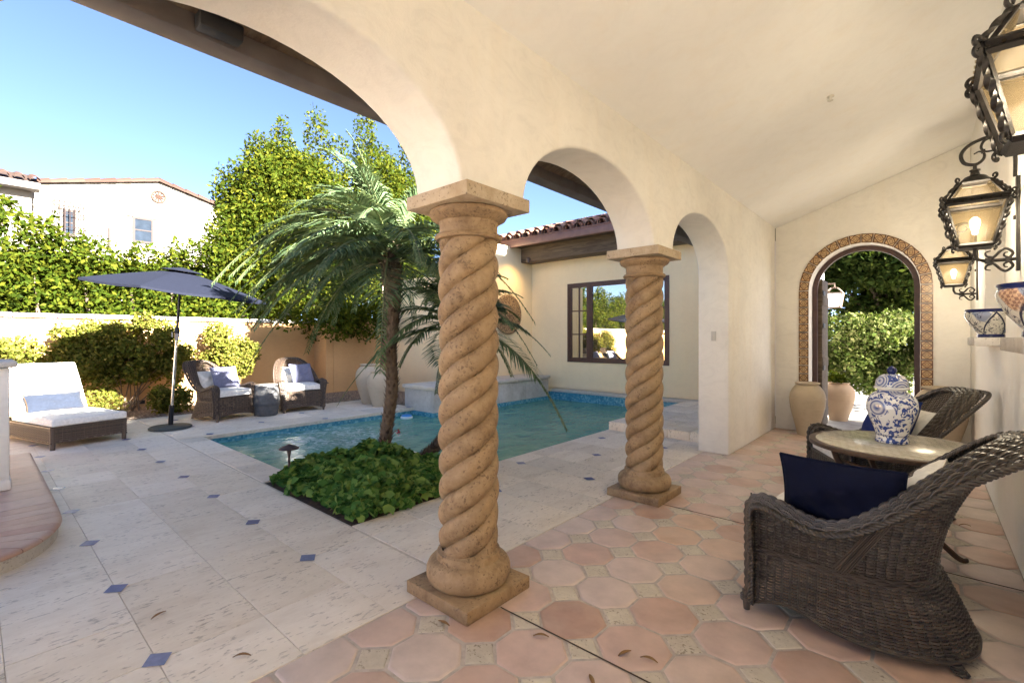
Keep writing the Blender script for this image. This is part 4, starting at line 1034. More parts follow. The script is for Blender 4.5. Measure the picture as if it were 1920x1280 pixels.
mb = MB(); mb.lathe([(.090,.388),(.095,.392),(.093,.41),(.088,.435),(.068,.462),(.035,.476),(.02,.479)], k=64, caps=False); ld = mb.build('lid', M['porcelain'], jar, smooth=True)
mb = MB(); mb.lathe([(.02,.478),(.024,.484),(.029,.497),(.027,.512),(.016,.526),(.001,.534)], k=32, caps=False); mb.build('finial', M['cobalt'], ld, smooth=True)
mb = MB()
for z, r in ((.012, .0968), (.050, .0918), (.056, .0925)): mb.tube([(r*math.cos(a), r*math.sin(a), z) for a in np.linspace(0, 2*PI, 65)], .0014, 4)
mb.build('painted_band', M['cobalt'], jar)
# ------------------------------------------------------------------ bowls on the shelves
def bowl(x, y, mat_, r, h, lab, rz):
    e = empty('painted_bowl', (x, y, 1.4025), rz, lab, 'bowl', 'painted ceramic bowls')
    mb = MB(); mb.lathe([(.001,.0),(r*.48,.0),(r*.50,.012),(r*.47,.03),(r*.55,.045),(r*.80,.10*h/.23),(r*.97,.155*h/.23),(r*1.02,.185*h/.23),(r*.99,.205*h/.23)], k=56, caps=False); mb.build('bowl_body', mat_, e, smooth=True, ang=70)
    mb = MB(); mb.lathe([(r*.985,.204*h/.23),(r*.96,.212*h/.23),(r*1.0,.222*h/.23),(r*1.0,h),(r*.955,h),(r*.93,.19*h/.23)], k=56, caps=False); mb.build('bowl_rim', M['cobalt'], e, smooth=True)
    mb = MB(); mb.lathe([(r*.485,.0005),(r*.515,.003),(r*.505,.022),(r*.47,.028)], k=48, caps=False); mb.build('foot_ring', M['cobalt'], e, smooth=True)
bowl(.415, 5.62, M['bowl'], .165, .235, 'blue and white painted bowl on the shelf below the farther lantern', .9)
bowl(.405, 3.06, M['bowl_orange'], .165, .235, 'orange and blue painted bowl on the nearest wall shelf', .4)

# ------------------------------------------------------------------ lanterns
def scroll(c, r0, turns, start, sgn=1, n=26, ax='xz'):
    out = []
    for t in np.linspace(0, 1, n):
        a = start+sgn*turns*2*PI*t; r = r0*(1-.75*t); out.append((c[0]+r*math.cos(a), c[1], c[2]+r*math.sin(a)))
    return out
def twistbar(mb, p, q, r, twists=2.5, n=40):
    p, q = np.array(p, float), np.array(q, float); T = unit(q-p); u = unit(np.cross(T, (0,0,1) if abs(T[2]) < .9 else (1,0,0))); w = np.cross(T, u)
    V = []
    for t in np.linspace(0, 1, n):
        a = twists*PI*t; c = p+(q-p)*t; rr = r*(1-.25*abs(2*t-1)**4)
        V.append([c+rr*((u*math.cos(a+k*PI/2)+w*math.sin(a+k*PI/2))*(1 if k % 2 == 0 else .62)) for k in range(4)])
    mb.grid(np.array(V), closed_v=True)
def curl(mb, p, d, r=.014, w=.007):
    """little scrolled end at p turning outward along horizontal d"""
    p = np.array(p); d = np.array(d); pts = []
    for t in np.linspace(0, 1, 14):
        a = -PI/2+t*1.7*PI; rr = r*(1-.35*t); pts.append(p+d*(rr*math.cos(a)+.006)+np.array((0,0,1))*(rr*math.sin(a)+r))
    mb.tube(pts, [w*(1-.4*t) for t in np.linspace(0, 1, 14)], 6, flat=(1, .8))
def lantern(loc, lab):
    e = empty('wall_lantern', loc, 0, lab, 'lantern', 'wrought iron lanterns on the side wall')
    bw, ww, tw = .078, .140, .066; zb, zw, zt = 0, .262, .395    # half widths bottom / waist / top
    cb = lambda w, z: [(s*w, t*w, z) for s, t in ((-1,-1),(1,-1),(1,1),(-1,1))]
    mb = MB()
    for w, z, th, hh in ((bw, zb, .012, .012), (ww, zw-.006, .012, .010), (ww, zw+.018, .012, .010), (tw, zt, .010, .008)):
        c = cb(w, z)
        for k in range(4):
            a, b = np.array(c[k]), np.array(c[(k+1) % 4]); mb.tube([a, b], th, 4, flat=(hh/th*1.2, 1), up=(0,0,1))
    for k in range(4):
        B_a, W_a, T_a = cb(bw, zb)[k], cb(ww, zw)[k], cb(tw, zt)[k]
        mb.tube([B_a, W_a], .010, 4); mb.tube([W_a, T_a], .010, 4)
    mb.box(-bw, bw, -bw, bw, -.016, -.008); mb.lathe([(.075,.398),(.07,.415),(.05,.437),(.024,.447),(.020,.470),(.026,.472),(.026,.480),(.010,.484),(.009,.52)], k=20)
    mb.cm = 1
    for k in range(4):
        a, b = np.array(cb(ww, zw+.004)[k]), np.array(cb(ww, zw+.004)[(k+1) % 4]); nrm = unit(np.array(((a+b)[0], (a+b)[1], 0)))
        for q in np.linspace(.14, .86, 6):
            c = a+(b-a)*q+nrm*.010; mb.tube([c, c+nrm*.007], .0052, 6)
    mb.build('cage', [M['iron'], M['lamp_glass']], e, smooth=True, ang=30)
    for k in range(4):
        mb = MB(); s, t = ((-1,-1),(1,-1),(1,1),(-1,1))[k]; d = unit(np.array((s, t, 0.))); o = d*.016
        twistbar(mb, np.array(cb(bw, zb)[k])+o, np.array(cb(ww, zw)[k])+o*1.2, .0135, 4); twistbar(mb, np.array(cb(ww, zw+.018)[k])+o*1.2, np.array(cb(tw, zt)[k])+o, .0125, 2.5)
        for w, z in ((bw, zb-.015), (ww, zw-.02), (ww, zw+.012), (tw, zt)): curl(mb, np.array(cb(w, z)[k])+o, d, .015, .0085)
        mb.build('twisted_bar', M['iron'], e, smooth=True, ang=40)
    for k in range(4):
        for (w0, z0, w1, z1) in ((bw-.006, zb+.004, ww-.010, zw-.008), (ww-.010, zw+.022, tw-.006, zt-.003)):
            a, b = cb(w0, z0)[k], cb(w0, z0)[(k+1) % 4]; c, d = cb(w1, z1)[(k+1) % 4], cb(w1, z1)[k]
            mb = MB(); nn = np.array((a[0]+b[0], a[1]+b[1], 0)); nn = unit(nn)*.003
            mb.hexa([a, b, tuple(np.array(b)-nn), tuple(np.array(a)-nn)], [d, c, tuple(np.array(c)-nn), tuple(np.array(d)-nn)]); fix(mb.build('glass_pane', M['lamp_glass'], e))
    mb = MB(); mb.lathe([(.001,.07),(.012,.075),(.016,.10),(.026,.14),(.024,.165),(.01,.182),(.001,.184)], k=16, caps=False); mb.build('bulb', M['bulb'], e, smooth=True)
    # bracket to the wall plate at x = WX
    WX = .43-loc[0]-.012
    mb = MB(); mb.box(WX-.006, WX+.0115, -.024, .024, -.17, .40); 
    mb.box(WX-.018, WX-.006, -.013, .013, .14, .165)
    mb.build('wall_plate', M['iron'], e, bevel=.003)
    mb = MB()
    arm = [(WX-.008, 0, .40), (WX-.008, 0, .52), (WX-.02, 0, .60), (WX-.07, 0, .665), (0.06, 0, .672), (-.02, 0, .645), (-.062, 0, .595), (-.05, 0, .535), (.0, 0, .513), (.035, 0, .535), (.042, 0, .57), (.022, 0, .59), (-.005, 0, .58)]
    P = spline(arm, 96); mb.tube(P, [.0105]*int(len(P)*.62)+list(np.linspace(.0105, .004, len(P)-int(len(P)*.62))), 8)
    P = spline([(.10, 0, .672), (.045, 0, .655), (.028, 0, .615), (.045, 0, .585), (.085, 0, .585), (.108, 0, .61), (.095, 0, .637)], 42); mb.tube(P, list(np.linspace(.009, .0035, len(P))), 7)
    mb.box(.028, .046, -.012, .012, .577, .598)
    mb.build('upper_bracket', M['iron'], e, smooth=True, ang=40); mb = MB()
    mb.tube([(0, 0, -.012), (0, 0, -.055), (.012, 0, -.085), (.045, 0, -.098), (WX, 0, -.098)], .0105, 8)
    for sg in (1, -1):
        P = spline([(.075, 0, -.098+sg*.02), (.052, 0, -.098+sg*.03), (.048, 0, -.098+sg*.052), (.07, 0, -.098+sg*.060)], 16)
        mb.tube(P, list(np.linspace(.008, .003, len(P))), 6)
        P = spline([(.055, 0, -.098+sg*.006), (.085, 0, -.098+sg*.022), (.115, 0, -.098+sg*.058), (WX-.045, 0, -.098+sg*.068), (WX-.018, 0, -.098+sg*.04), (WX-.03, 0, -.098+sg*.012)], 36)
        mb.tube(P, .0075, 6)
        P = spline([(WX-.035, 0, -.098+sg*.012), (WX-.055, 0, -.098+sg*.025), (WX-.052, 0, -.098+sg*.042), (WX-.038, 0, -.098+sg*.045)], 16); mb.tube(P, list(np.linspace(.006, .003, len(P))), 6)
    mb.box(.045, .066, -.014, .014, -.115, -.081); mb.box(WX-.050, WX-.032, -.014, .014, -.113, -.083)
    mb.build('lower_bracket', M['iron'], e, smooth=True, ang=40)
    return e
LAMPS = ((.275, 2.15, 2.005), (.235, 4.16, 1.975), (.235, 7.14, 1.975))
l1 = lantern(LAMPS[0], 'largest looking wrought iron lantern, cropped at the top right above the nearest chair')
l2 = lantern(LAMPS[1], 'lit wrought iron lantern on curled bracket between the two wall shelves')
l3 = lantern(LAMPS[2], 'small looking farthest wrought iron lantern beside the tiled doorway')
for i, (x, y, z) in enumerate(LAMPS):
    pl = bpy.data.lights.new('lantern_light', 'POINT'); pl.energy = LAMP_E; pl.color = (1, .96, .90); pl.shadow_soft_size = .09
    po = bpy.data.objects.new('lantern_light', pl); COL.objects.link(po); po.location = (x, y, z+.17)
# uplit spot washing the courtyard wing wall (its fitting hides under the beam)
mb = MB(); mb.lathe([(.02,0),(.05,.02),(.055,.12),(.03,.14)], k=16); fx = mb.build('wall_spotlight', M['bronze'], smooth=True); fx.location = (-7.25, 8.9, 3.2); tag(fx, 'small bronze spotlight under the beam at the wing corner', 'spotlight')
pl = bpy.data.lights.new('wall_wash', 'SPOT'); pl.energy = WASH_E; pl.color = (1, .66, .28); pl.spot_size = R(110); pl.spot_blend = .9; pl.shadow_soft_size = .04
po = bpy.data.objects.new('wall_wash', pl); COL.objects.link(po); po.location = (-7.25, 8.9, 3.18); po.rotation_euler = (0, R(48), 0)

# ------------------------------------------------------------------ urns
def urn(x, y, h, r, lab, m=None, group=None, z=0, k=1):
    mb = MB(); pr = spline([(.50*r/1,0),(.56*r,.02*h),(.70*r,.20*h),(.93*r,.48*h),(1.0*r,.68*h),(.93*r,.82*h),(.72*r,.92*h),(.62*r,.945*h)], 56)
    pp = [(.001, 0)]+[(a, b) for a, b in pr]
    mb.lathe(pp+[(.60*r,.955*h),(.66*r,.965*h),(.70*r,.98*h),(.69*r,.995*h),(.62*r,1.0*h),(.55*r,.985*h),(.52*r,.9*h)], k=48, caps=False)
    e = empty('clay_urn', (x, y, z), k, lab, 'urn', group); mb.build('urn_body', m or M['urn'], e, smooth=True, ang=60)
    mb = MB()
    for zz in (.52, .70): rr = np.interp(zz*h, pr[:, 1], pr[:, 0])+.001; mb.tube([(rr*math.cos(a), rr*math.sin(a), zz*h) for a in np.linspace(0, 2*PI, 49)], .004, 5)
    mb.build('ridge', m or M['urn'], e); return e
G = 'aged clay urns'
urn(-1.28, 7.93, .76, .225, 'aged clay urn standing in the corner left of the tiled doorway', group=G)
urn(.14, 7.80, .80, .26, 'aged clay urn half hidden behind the far wicker armchair', group=G, k=2)
urn(-8.94, 5.62, .84, .30, 'tall aged clay urn at the gravel edge beside the drain pipe', group=G, k=3)
urn(-8.42, 5.50, .72, .24, 'shorter clay urn behind the palm trunk next to the stone bench', group=G, k=4)
u5 = urn(-1.12, 9.80, .66, .235, 'sunlit terracotta urn outside the open doorway', M['terracotta_lit'], G, -.02, 5)

# ------------------------------------------------------------------ stool, umbrella, chaise
st = empty('drum_stool', (-8.99, 3.53, .002), 0, 'dark barrel shaped garden stool between the two poolside armchairs', 'side table')
mb = MB(); mb.lathe([(.001,0),(.17,0),(.185,.015),(.195,.10),(.212,.20),(.216,.26),(.212,.34),(.20,.45),(.188,.52),(.18,.535)], k=40, caps=False); mb.build('stool_body', M['barrel_fabric'], st, smooth=True)
mb = MB()
for z, r in ((.185, .2115), (.20, .2138), (.215, .215)): mb.tube([(r*math.cos(a), r*math.sin(a), z) for a in np.linspace(0, 2*PI, 41)], .006, 5)
mb.build('hoop', M['barrel_fabric'], st, smooth=True)
mb = MB(); mb.lathe([(.181,.534),(.188,.542),(.183,.552),(.001,.556)], k=40, caps=False); mb.build('stool_top', M['chalky'], st, smooth=True)

um = empty('patio_umbrella', (-8.775, 2.03, 0), 0, 'navy patio umbrella with tilted canopy on a weighted base', 'umbrella')
mb = MB(); mb.lathe([(.001,.004),(.27,.004),(.28,.012),(.28,.030),(.26,.042),(.06,.055),(.05,.06)], k=48); mb.build('weighted_base', M['base_grey'], um, smooth=True)
mb = MB(); mb.tube([(0,0,.05),(0.012,.012,.36)], .034, 16); mb.build('base_sleeve', M['pole_dark'], um, smooth=True)
lean = lambda z: (.050*z, .045*z, z)
mb = MB(); mb.tube([lean(.36), lean(1.40)], .019, 14); mb.build('lower_pole', M['pole_silver'], um, smooth=True)
mb = MB(); mb.tube([lean(1.36), lean(1.46), lean(1.52), lean(1.56)], [.026, .034, .036, .024], 14); mb.tube([np.array(lean(1.49))+np.array(d) for d in ((0,-.03,0),(.03,-.07,0),(.06,-.08,-.01),(.07,-.08,-.08))], .008, 6); mb.build('crank', M['pole_dark'], um, smooth=True)
mb = MB(); mb.tube([lean(1.52), lean(1.85), lean(2.2)], .019, 14); mb.build('upper_pole', M['pole_dark'], um, smooth=True)
tilt = Matrix.Translation(lean(2.14)) @ Matrix.Rotation(R(7.5), 4, Vector((-.658, .753, 0)))
K, Rr, hgt = 8, 1.22, .30
def can_pt(a, t):  # t 0 apex .. 1 rim, between ribs the cloth hollows a little
    seg = (a/(2*PI)*K) % 1.0; ch = math.cos(PI/K)/math.cos((seg-.5)*2*PI/K); r = Rr*t*(ch if True else 1)
    sag = .05*math.sin(seg*PI)*t; return (r*math.cos(a), r*math.sin(a), hgt*(1-t**1.12)-.02*t*t-sag*.4*t)
for nm, t0, t1, dz, m_ in (('canopy', .13, 1.0, 0, M['canopy']), ('vent_cap', .0, .24, .045, M['canopy'])):
    mb = MB(); A = np.linspace(0, 2*PI, K*8+1)[:-1]+.2; Ts = np.linspace(t0, t1, 12)
    def P3(a, t): p = can_pt(a-.2, t); return (p[0]*math.cos(.2)-p[1]*math.sin(.2), p[0]*math.sin(.2)+p[1]*math.cos(.2), p[2]+dz)
    V = np.array([[P3(a, t) for a in A] for t in Ts]); Vi = V-np.array((0,0,.006)); mb.grid(V, closed_v=True); mb.grid(Vi[::-1], closed_v=True)
    if t1 == 1.0:
        hem = V[-1]; V2 = np.stack([hem, hem-np.array((0,0,.03)), hem*np.array((.997,.997,1))-np.array((0,0,.03)), hem*np.array((.995,.995,1))-np.array((0,0,.006))]); mb.grid(V2, closed_v=True)
    mb.xf(tilt); o = mb.build(nm, m_, um, smooth=True, ang=12)
for k in range(K):
    a = .2+k*2*PI/K; mb = MB(); P = [np.array((Rr*t*math.cos(a), Rr*t*math.sin(a), can_pt(k*2*PI/K, t)[2]-.018)) for t in np.linspace(.05, .985, 9)]
    mb.tube(P, .009, 6); mb.tube([P[4], np.array((.03*math.cos(a), .03*math.sin(a), -.07))], .007, 6); mb.xf(tilt); mb.build('rib', M['pole_dark'], um, smooth=True)

cz = empty('chaise_longue', (-8.255, 1.04, 0), math.atan2(.27, .96), 'wide brown wicker chaise longue with white cushions at the left edge', 'chaise longue')
def weave_panel(mb, p0, ud, vd, nu, nv, nrm, lu, lv):
    p0, ud, vd, nrm = map(lambda v: np.array(v, float), (p0, ud, vd, nrm)); n = nu*3+1; s = np.linspace(0, lu, n); ph = np.linspace(0, nu, n)
    for k in range(nv):
        P = p0+ud*s[:, None]+vd*(lv*(k+.5)/nv)+nrm*(.005*np.cos(PI*(ph+k)))[:, None]; strand(mb, P, np.tile(nrm, (n, 1)), lv/nv*.47, .003)
    for i in range(nu): c = p0+ud*(lu*(i+.5)/nu); mb.tube([c, c+vd*lv], .005, 5)
mb = MB(); z0, z1 = .085, .275
weave_panel(mb, (0, -.40, z0), (0,1,0), (0,0,1), 18, 15, (1,0,0), .80, z1-z0); weave_panel(mb, (0, -.40, z0), (-1,0,0), (0,0,1), 38, 15, (0,-1,0), 1.72, z1-z0); weave_panel(mb, (0, .40, z0), (-1,0,0), (0,0,1), 38, 15, (0,1,0), 1.72, z1-z0)
mb.box(-1.72, -.012, -.388, .388, .10, .272)
for s in (-1, 1): mb.tube([(.004, s*.402, z1), (-1.72, s*.402, z1)], .012, 6); mb.tube([(.004, s*.402, z0), (-1.72, s*.402, z0)], .010, 6)
mb.tube([(.004, -.402, z1), (.004, .402, z1)], .012, 6); mb.build('woven_base', M['wicker_brown'], cz, smooth=True, ang=50)
for x in (-.02, -1.68):
    for y in (-.38, .38): mb = MB(); mb.tube([(x, y, .28), (x, y, 0)], [.032, .026], 10); mb.build('leg', M['wicker_brown'], cz, smooth=True)
m = roundbox(1.13, .80, .095, .015, rr=.03); o = m.build('seat_cushion', M['white_fabric'], cz, smooth=True, ang=180); o.location = (-.54, 0, .288)
m = roundbox(.78, .80, .10, .02, rr=.035); o = m.build('back_cushion', M['white_fabric'], cz, smooth=True, ang=180); o.rotation_euler = (0, R(60), 0); o.location = (-1.285, 0, .655)
mb = MB(); a = R(60); mb.hexa([(-1.10, -.37, .29), (-1.06, -.37, .29), (-1.06, .37, .29), (-1.10, .37, .29)], [(-1.52, -.37, .95), (-1.48, -.37, .95), (-1.48, .37, .95), (-1.52, .37, .95)]); mb.build('back_panel', M['wicker_brown'], cz)
def onz(x, y, z): a = cz.rotation_euler[2]; return (cz.location[0]+x*math.cos(a)-y*math.sin(a), cz.location[1]+x*math.sin(a)+y*math.cos(a), z)
pillow('lumbar_pillow', M['steel_blue'], .62, .27, .13, onz(-.90, .0, .385), cz.rotation_euler[2]+R(90), R(-30), 'grey blue lumbar pillow with tan border on the white chaise', 7, M['tan_trim'])

# ------------------------------------------------------------------ pier with brick step at the left edge
pr_ = empty('stucco_pier', (-6.08, 0, .11), 0, 'stucco pier with rounded stone cap on the brick step, left edge', 'pier')
mb = MB(); mb.box(-6.32, -5.85, -.25, .217, .11, 1.145); mb.box(-6.33, -5.84, -.26, .227, .111, .20)
rooted(fix(mb.build('pier_body', M['cream'], bevel=.012)), pr_)
mb = MB(); mb.box(-6.38, -5.80, -.31, .265, 1.146, 1.205); rooted(fix(mb.build('pier_cap', M['chalky'], bevel=.025, seg=4)), pr_)
for o in pr_.children if hasattr(pr_, 'children') else []: pass
edge = [(-7.6,.44),(-6.0,.44),(-4.9,.435),(-4.62,.415),(-4.42,.36),(-4.25,.27),(-4.12,.14),(-4.05,-.02),(-4.02,-.3),(-4.02,-1.8)]
ed = spline(edge, 90); stp = empty('brick_step', (-5.5, -.5, 0), 0, 'low terracotta brick step with rounded corner at the left edge', 'step')
inner = ed-unit(np.stack([np.gradient(ed, axis=0)[:,1], -np.gradient(ed, axis=0)[:,0]], 1))*-.0
tg = unit(np.gradient(ed, axis=0)); nout = np.stack([-tg[:,1], tg[:,0]], 1)
poly = [tuple(p) for p in ed-nout*.012]+[(-7.6, -1.8)]
mb = MB(); mb.prism(poly[::-1], 0, .078); rooted(fix(mb.build('step_riser', M['chalky'])), stp)
d = np.concatenate([[0], np.cumsum(np.linalg.norm(np.diff(ed, axis=0), axis=1))]); mb = MB(); q = 0
while q < d[-1]-.2:
    w = .27 if q < 2.2 or q > 4.2 else .15
    ss = np.linspace(q+.003, q+w-.003, 4); E = np.stack([np.interp(ss, d, ed[:, i]) for i in (0, 1)], 1); No = unit(np.stack([np.interp(ss, d, nout[:, i]) for i in (0, 1)], 1))
    dep = .30; V = []
    for e_, n_ in zip(E, No):
        prof = [(-dep, .078), (-dep, .108), (-.03, .112), (-.008, .108), (.006, .098), (.008, .086), (.002, .0785)]
        V.append([(e_[0]+n_[0]*a, e_[1]+n_[1]*a, z) for a, z in prof])
    V = np.array(V); mb.grid(V, closed_v=True); k = len(prof)
    mb.add(V[0], [tuple(range(k))]); mb.add(V[-1], [tuple(range(k-1, -1, -1))]); q += w
rooted(fix(mb.build('brick_edge', M['brick_cap'], smooth=True, ang=50)), stp)
pin = [tuple(p) for p in ed-nout*.305]; mb = MB()
for i in range(14):
    for j in range(9):
        x0, y0 = -7.5+i*.27+(.135 if j % 2 else 0), .12-(j+1)*.21
        if x0+.27 < -4.35 or (x0+.27 < -4.35): mb.box(x0+.002, x0+.268, y0+.002, y0+.208, .079, .109+rs.uniform(-.001, .001))
rooted(fix(mb.build('brick_field', M['brick_cap'], bevel=.004)), stp)

# ------------------------------------------------------------------ small things
def pathlight(x, y, h, lab):
    e = empty('path_light', (x, y, 0), 0, lab, 'path light', 'path lights'); mb = MB(); mb.tube([(0,0,0),(0,0,h-.02)], .011, 10); mb.build('stem', M['copper'], e, smooth=True)
    mb = MB(); mb.lathe([(.012,h-.10),(.018,h-.06),(.022,h-.04),(.09,h-.03),(.092,h-.024),(.055,h-.004),(.025,h+.008),(.012,h+.016),(.001,h+.018)], k=32); mb.build('shade', M['copper'], e, smooth=True)
pathlight(-4.62, 2.02, .36, 'bronze mushroom path light at the corner of the geranium bed')
pathlight(-9.75, 5.02, .45, 'thin bronze path light on the gravel right of the poolside armchair')
fl_ = empty('chlorine_floater', (-7.42, 5.45, -.14), .3, 'round white and blue floating dispenser in the pool corner', 'pool floater')
mb = MB(); mb.lathe([(.001,0),(.10,.0),(.115,.02),(.115,.04),(.10,.055)], k=28, caps=False); mb.build('float_ring', M['float_white'], fl_, smooth=True)
mb = MB(); mb.lathe([(.101,.054),(.09,.075),(.05,.085),(.001,.088)], k=28, caps=False); mb.build('float_lid', M['float_blue'], fl_, smooth=True)
# dry leaves on the floor
for i, (x, y, a) in enumerate([(-1.00,1.90,1.2),(-.90,1.93,.2),(-1.02,1.66,2.4),(-1.35,1.75,.6),(-1.77,1.52,.1),(.22,4.85,.5),(-.62,1.62,2.6),(-2.25,.78,.9),(-2.9,.62,2.)]):
    mb = MB(); t = np.linspace(0, 1, 7); w = .009*np.sin(t*PI)**.8+.0006; zc = .004+.010*np.sin(t*PI)*(.5+.5*(i % 2))
    V = np.stack([np.stack([t*.075-.037, s*w, zc+abs(s)*.004], 1) for s in (-1, 0, 1)], 1); mb.grid(V); o = mb.build('dry_leaf', M['dry_leaf'], smooth=True); o.location = (x, y, .003); o.rotation_euler = (0, 0, a)
    wh = ['on the saltillo tiles before the nearest chair, darker of the pair','paler twin beside the dark leaf before the nearest chair','beside a travertine dot near the picture bottom','on the tiles right of the near column','next to the plinth of the near column','by the foot of the side wall','on the tiles nearest the chair side','on the travertine deck left of the near column','at the bottom edge on the travertine deck'][i]
    tag(o, 'dry brown leaf '+wh, 'leaf', 'dry leaves on the floor')
# lantern outside the door, hung on a wall stub
mb = MB(); mb.box(-2.4, -1.52, 9.6, 11.2, -.02, 3.2); o = mb.build('porch_wall', M['pale'], bevel=.02); tag(o, 'plaster porch wall outside the doorway carrying a white lantern', 'wall')
e = empty('porch_lantern', (-1.25, 10.4, 1.95), 0, 'white paned lantern hanging outside the open doorway', 'lantern')
mb = MB()
for (w, z) in ((.09, 0), (.13, .26), (.05, .36)):
    c = [(s*w, t*w, z) for s, t in ((-1,-1),(1,-1),(1,1),(-1,1))]
    for k in range(4): mb.tube([c[k], c[(k+1)%4]], .009, 5)
for s, t in ((-1,-1),(1,-1),(1,1),(-1,1)): mb.tube([(s*.09,t*.09,0),(s*.13,t*.13,.26),(s*.05,t*.05,.36)], .009, 5)
mb.tube([(0,0,.36),(0,0,.44),(-.27,0,.44)], .012, 6); mb.build('frame', M['bronze'], e)
mb = MB(); mb.add([(s*w,t*w,z) for w, z in ((.085,.005),(.125,.255)) for s, t in ((-1,-1),(1,-1),(1,1),(-1,1))], [(i,(i+1)%4,(i+1)%4+4,i+4) for i in range(4)]); mb.build('glass_pane', M['float_white'], e)
# ------------------------------------------------------------------ plants
def tree(name, loc, trunk_pts, tr, cs, rs_, n, size, mat_, lab, cat='tree', group=None, bias=(.3,0,.5), seed=1, limbs=True, asp=.5):
    rg = np.random.default_rng(seed); e = empty(name, loc, 0, lab, cat, group); o = np.array(loc)
    mb = MB(); P = spline(trunk_pts, 20); mb.tube(P, np.linspace(tr, tr*.45, len(P)), 10)
    if limbs:
        for c in cs[:14]:
            b = P[int(len(P)*rg.uniform(.35, .95))]; mb.tube(bez(b, (b+np.array(c))/2+np.array((0,0,.25)), c, 8), np.linspace(tr*.4, tr*.08, 8), 6)
    mb.build('trunk', M['bark'], e, smooth=True)
    pts = clumps(cs, rs_, n, rg); quads('crown', leafquads(pts, size, bias, asp, rg=rg), mat_, e); return e
rg = np.random.default_rng(11)
def crown(c, r, k, sub=.36, seed=0):
    g = np.random.default_rng(seed); d = unit(g.normal(size=(k,3))); t = g.uniform(.35, 1.0, k)[:,None]**.6
    cs = np.array(c)+d*t*np.array(r)*.8; s = g.uniform(.7, 1.25, k)[:,None]*sub*np.mean(r); rr = np.repeat(s, 3, 1)*np.array((1,1,.9)); return list(cs), list(rr)
# ficus trees behind the wall (local coordinates from each trunk foot)
cs, rr = crown((0, -.25, 4.1), (1.4, 2.2, 2.8), 110, .30, 3)
cs += [np.array(p) for p in ((-.1,-.6,6.6),(0,.3,7.0),(.1,.9,6.5),(.2,-1.3,6.0),(0,-1.9,5.0),(.3,-2.1,3.6))]; rr += [np.array(r) for r in ((.3,.28,.75),(.3,.35,.9),(.35,.4,.7),(.35,.4,.6),(.4,.4,.7),(.4,.4,.9))]
cs += [np.array(p) for p in ((1.2,-.5,2.3),(1.9,.2,2.1),(2.3,-.4,1.8),(2.3,.5,1.75),(2.0,1.0,2.2),(1.6,-1.0,2.6),(1.3,.9,3.0),(2.5,0.1,2.3))]; rr += [np.array((.5,.5,.45))]*8
gx = np.random.default_rng(77)
for _ in range(20): cs.append(np.array((gx.uniform(.9, 2.2), gx.uniform(-1.35, 1.3), gx.uniform(1.45, 3.7)))); rr.append(np.array((.5,.5,.45))*gx.uniform(.8, 1.15))
tree('ficus_tree', (-12.9, 6.1, 0), [(0,0,0),(.1,0,1.5),(0,.1,3),(.05,0,5.5)], .16, cs, [r*1.15 for r in rr], 120000, .11, M['leaf_ficus'], 'tall sunlit yellow green ficus tree rising behind the palm', group='ficus trees behind the wall', seed=21)
cs, rr = crown((0, 0, 4.8), (1.4, 2.0, 3.0), 70, .30, 5)
cs += [np.array((0,-.9,7.6)), np.array((.2,.6,7.4))]; rr += [np.array((.35,.35,.8))]*2
tree('ficus_tree', (-13.0, 8.9, 0), [(0,0,0),(.1,0,2),(0,.1,5.5)], .16, cs, [r*1.15 for r in rr], 75000, .11, M['leaf_ficus'], 'ficus tree partly hidden by the near column and arch', group='ficus trees behind the wall', seed=22)
# hedge behind the wall
hy = np.linspace(-11.5, 4.6, 42); g2 = np.random.default_rng(5); cs, rr = [], []
for y in hy:
    top = 3.35+.18*math.sin(y*2.3)+g2.uniform(-.12, .2)-.28*max(0, y-1.2)*.5
    if y > 3.2: top = 3.2+(y-3.2)*.8
    for z in np.arange(1.2, top, .27): cs.append(np.array((g2.choice((-.55, -.1, .12))+g2.uniform(-.15, .15), y+g2.uniform(-.2, .2), z))); s = g2.uniform(.32, .46); rr.append(np.array((s, s, s)))
    if g2.random() < .55: cs.append(np.array((0, y, top+.12))); rr.append(np.array((.13, .13, .32)))
hd = empty('hedge', (-12.75, 0, 0), 0, 'tall bright green hedge growing along the back of the garden wall', 'hedge')
gq = np.random.default_rng(9); inner = np.stack([gq.uniform(-.75, -.25, 9000), gq.uniform(-11.5, 4.5, 9000), gq.uniform(1.0, 3.05, 9000)], 1)
quads('foliage', np.concatenate([leafquads(clumps(cs, rr, 115000, np.random.default_rng(8)), .10, (.35,0,.5), .55), leafquads(inner, .26, (.6,0,.2), .7)]), M['leaf_hedge'], hd)
mb = MB()
for y in np.linspace(-5, 4.4, 14): mb.tube([(0,y,0),(.05,y+.1,1.4),(0,y,2.6)], [.05,.04,.02], 6)
mb.build('stems', M['bark'], hd)
# slender tree at the left edge in front of the neighbour house
cs = [np.array(p) for p in ((0,.0,3.9),(.1,.25,3.7),(0,-.3,4.2),(0,-.6,4.6),(0,-.5,5.2),(0,-.9,5.9),(.1,-.2,3.5),(0,-1.0,3.9))]; rr = [np.array(r) for r in ((.42,.40,.28),(.3,.42,.2),(.4,.4,.4),(.5,.5,.5),(.4,.30,.5),(.5,.6,.6),(.3,.4,.25),(.5,.5,.6))]
tree('young_tree', (-13.4, .28, 0), [(0,-.9,0),(.05,-.85,2),(0,-.7,4.4),(0,-.8,5.8)], .06, cs, rr, 2600, .12, M['leaf_hedge'], 'loose leafy young tree cut by the left edge above the hedge', seed=31)
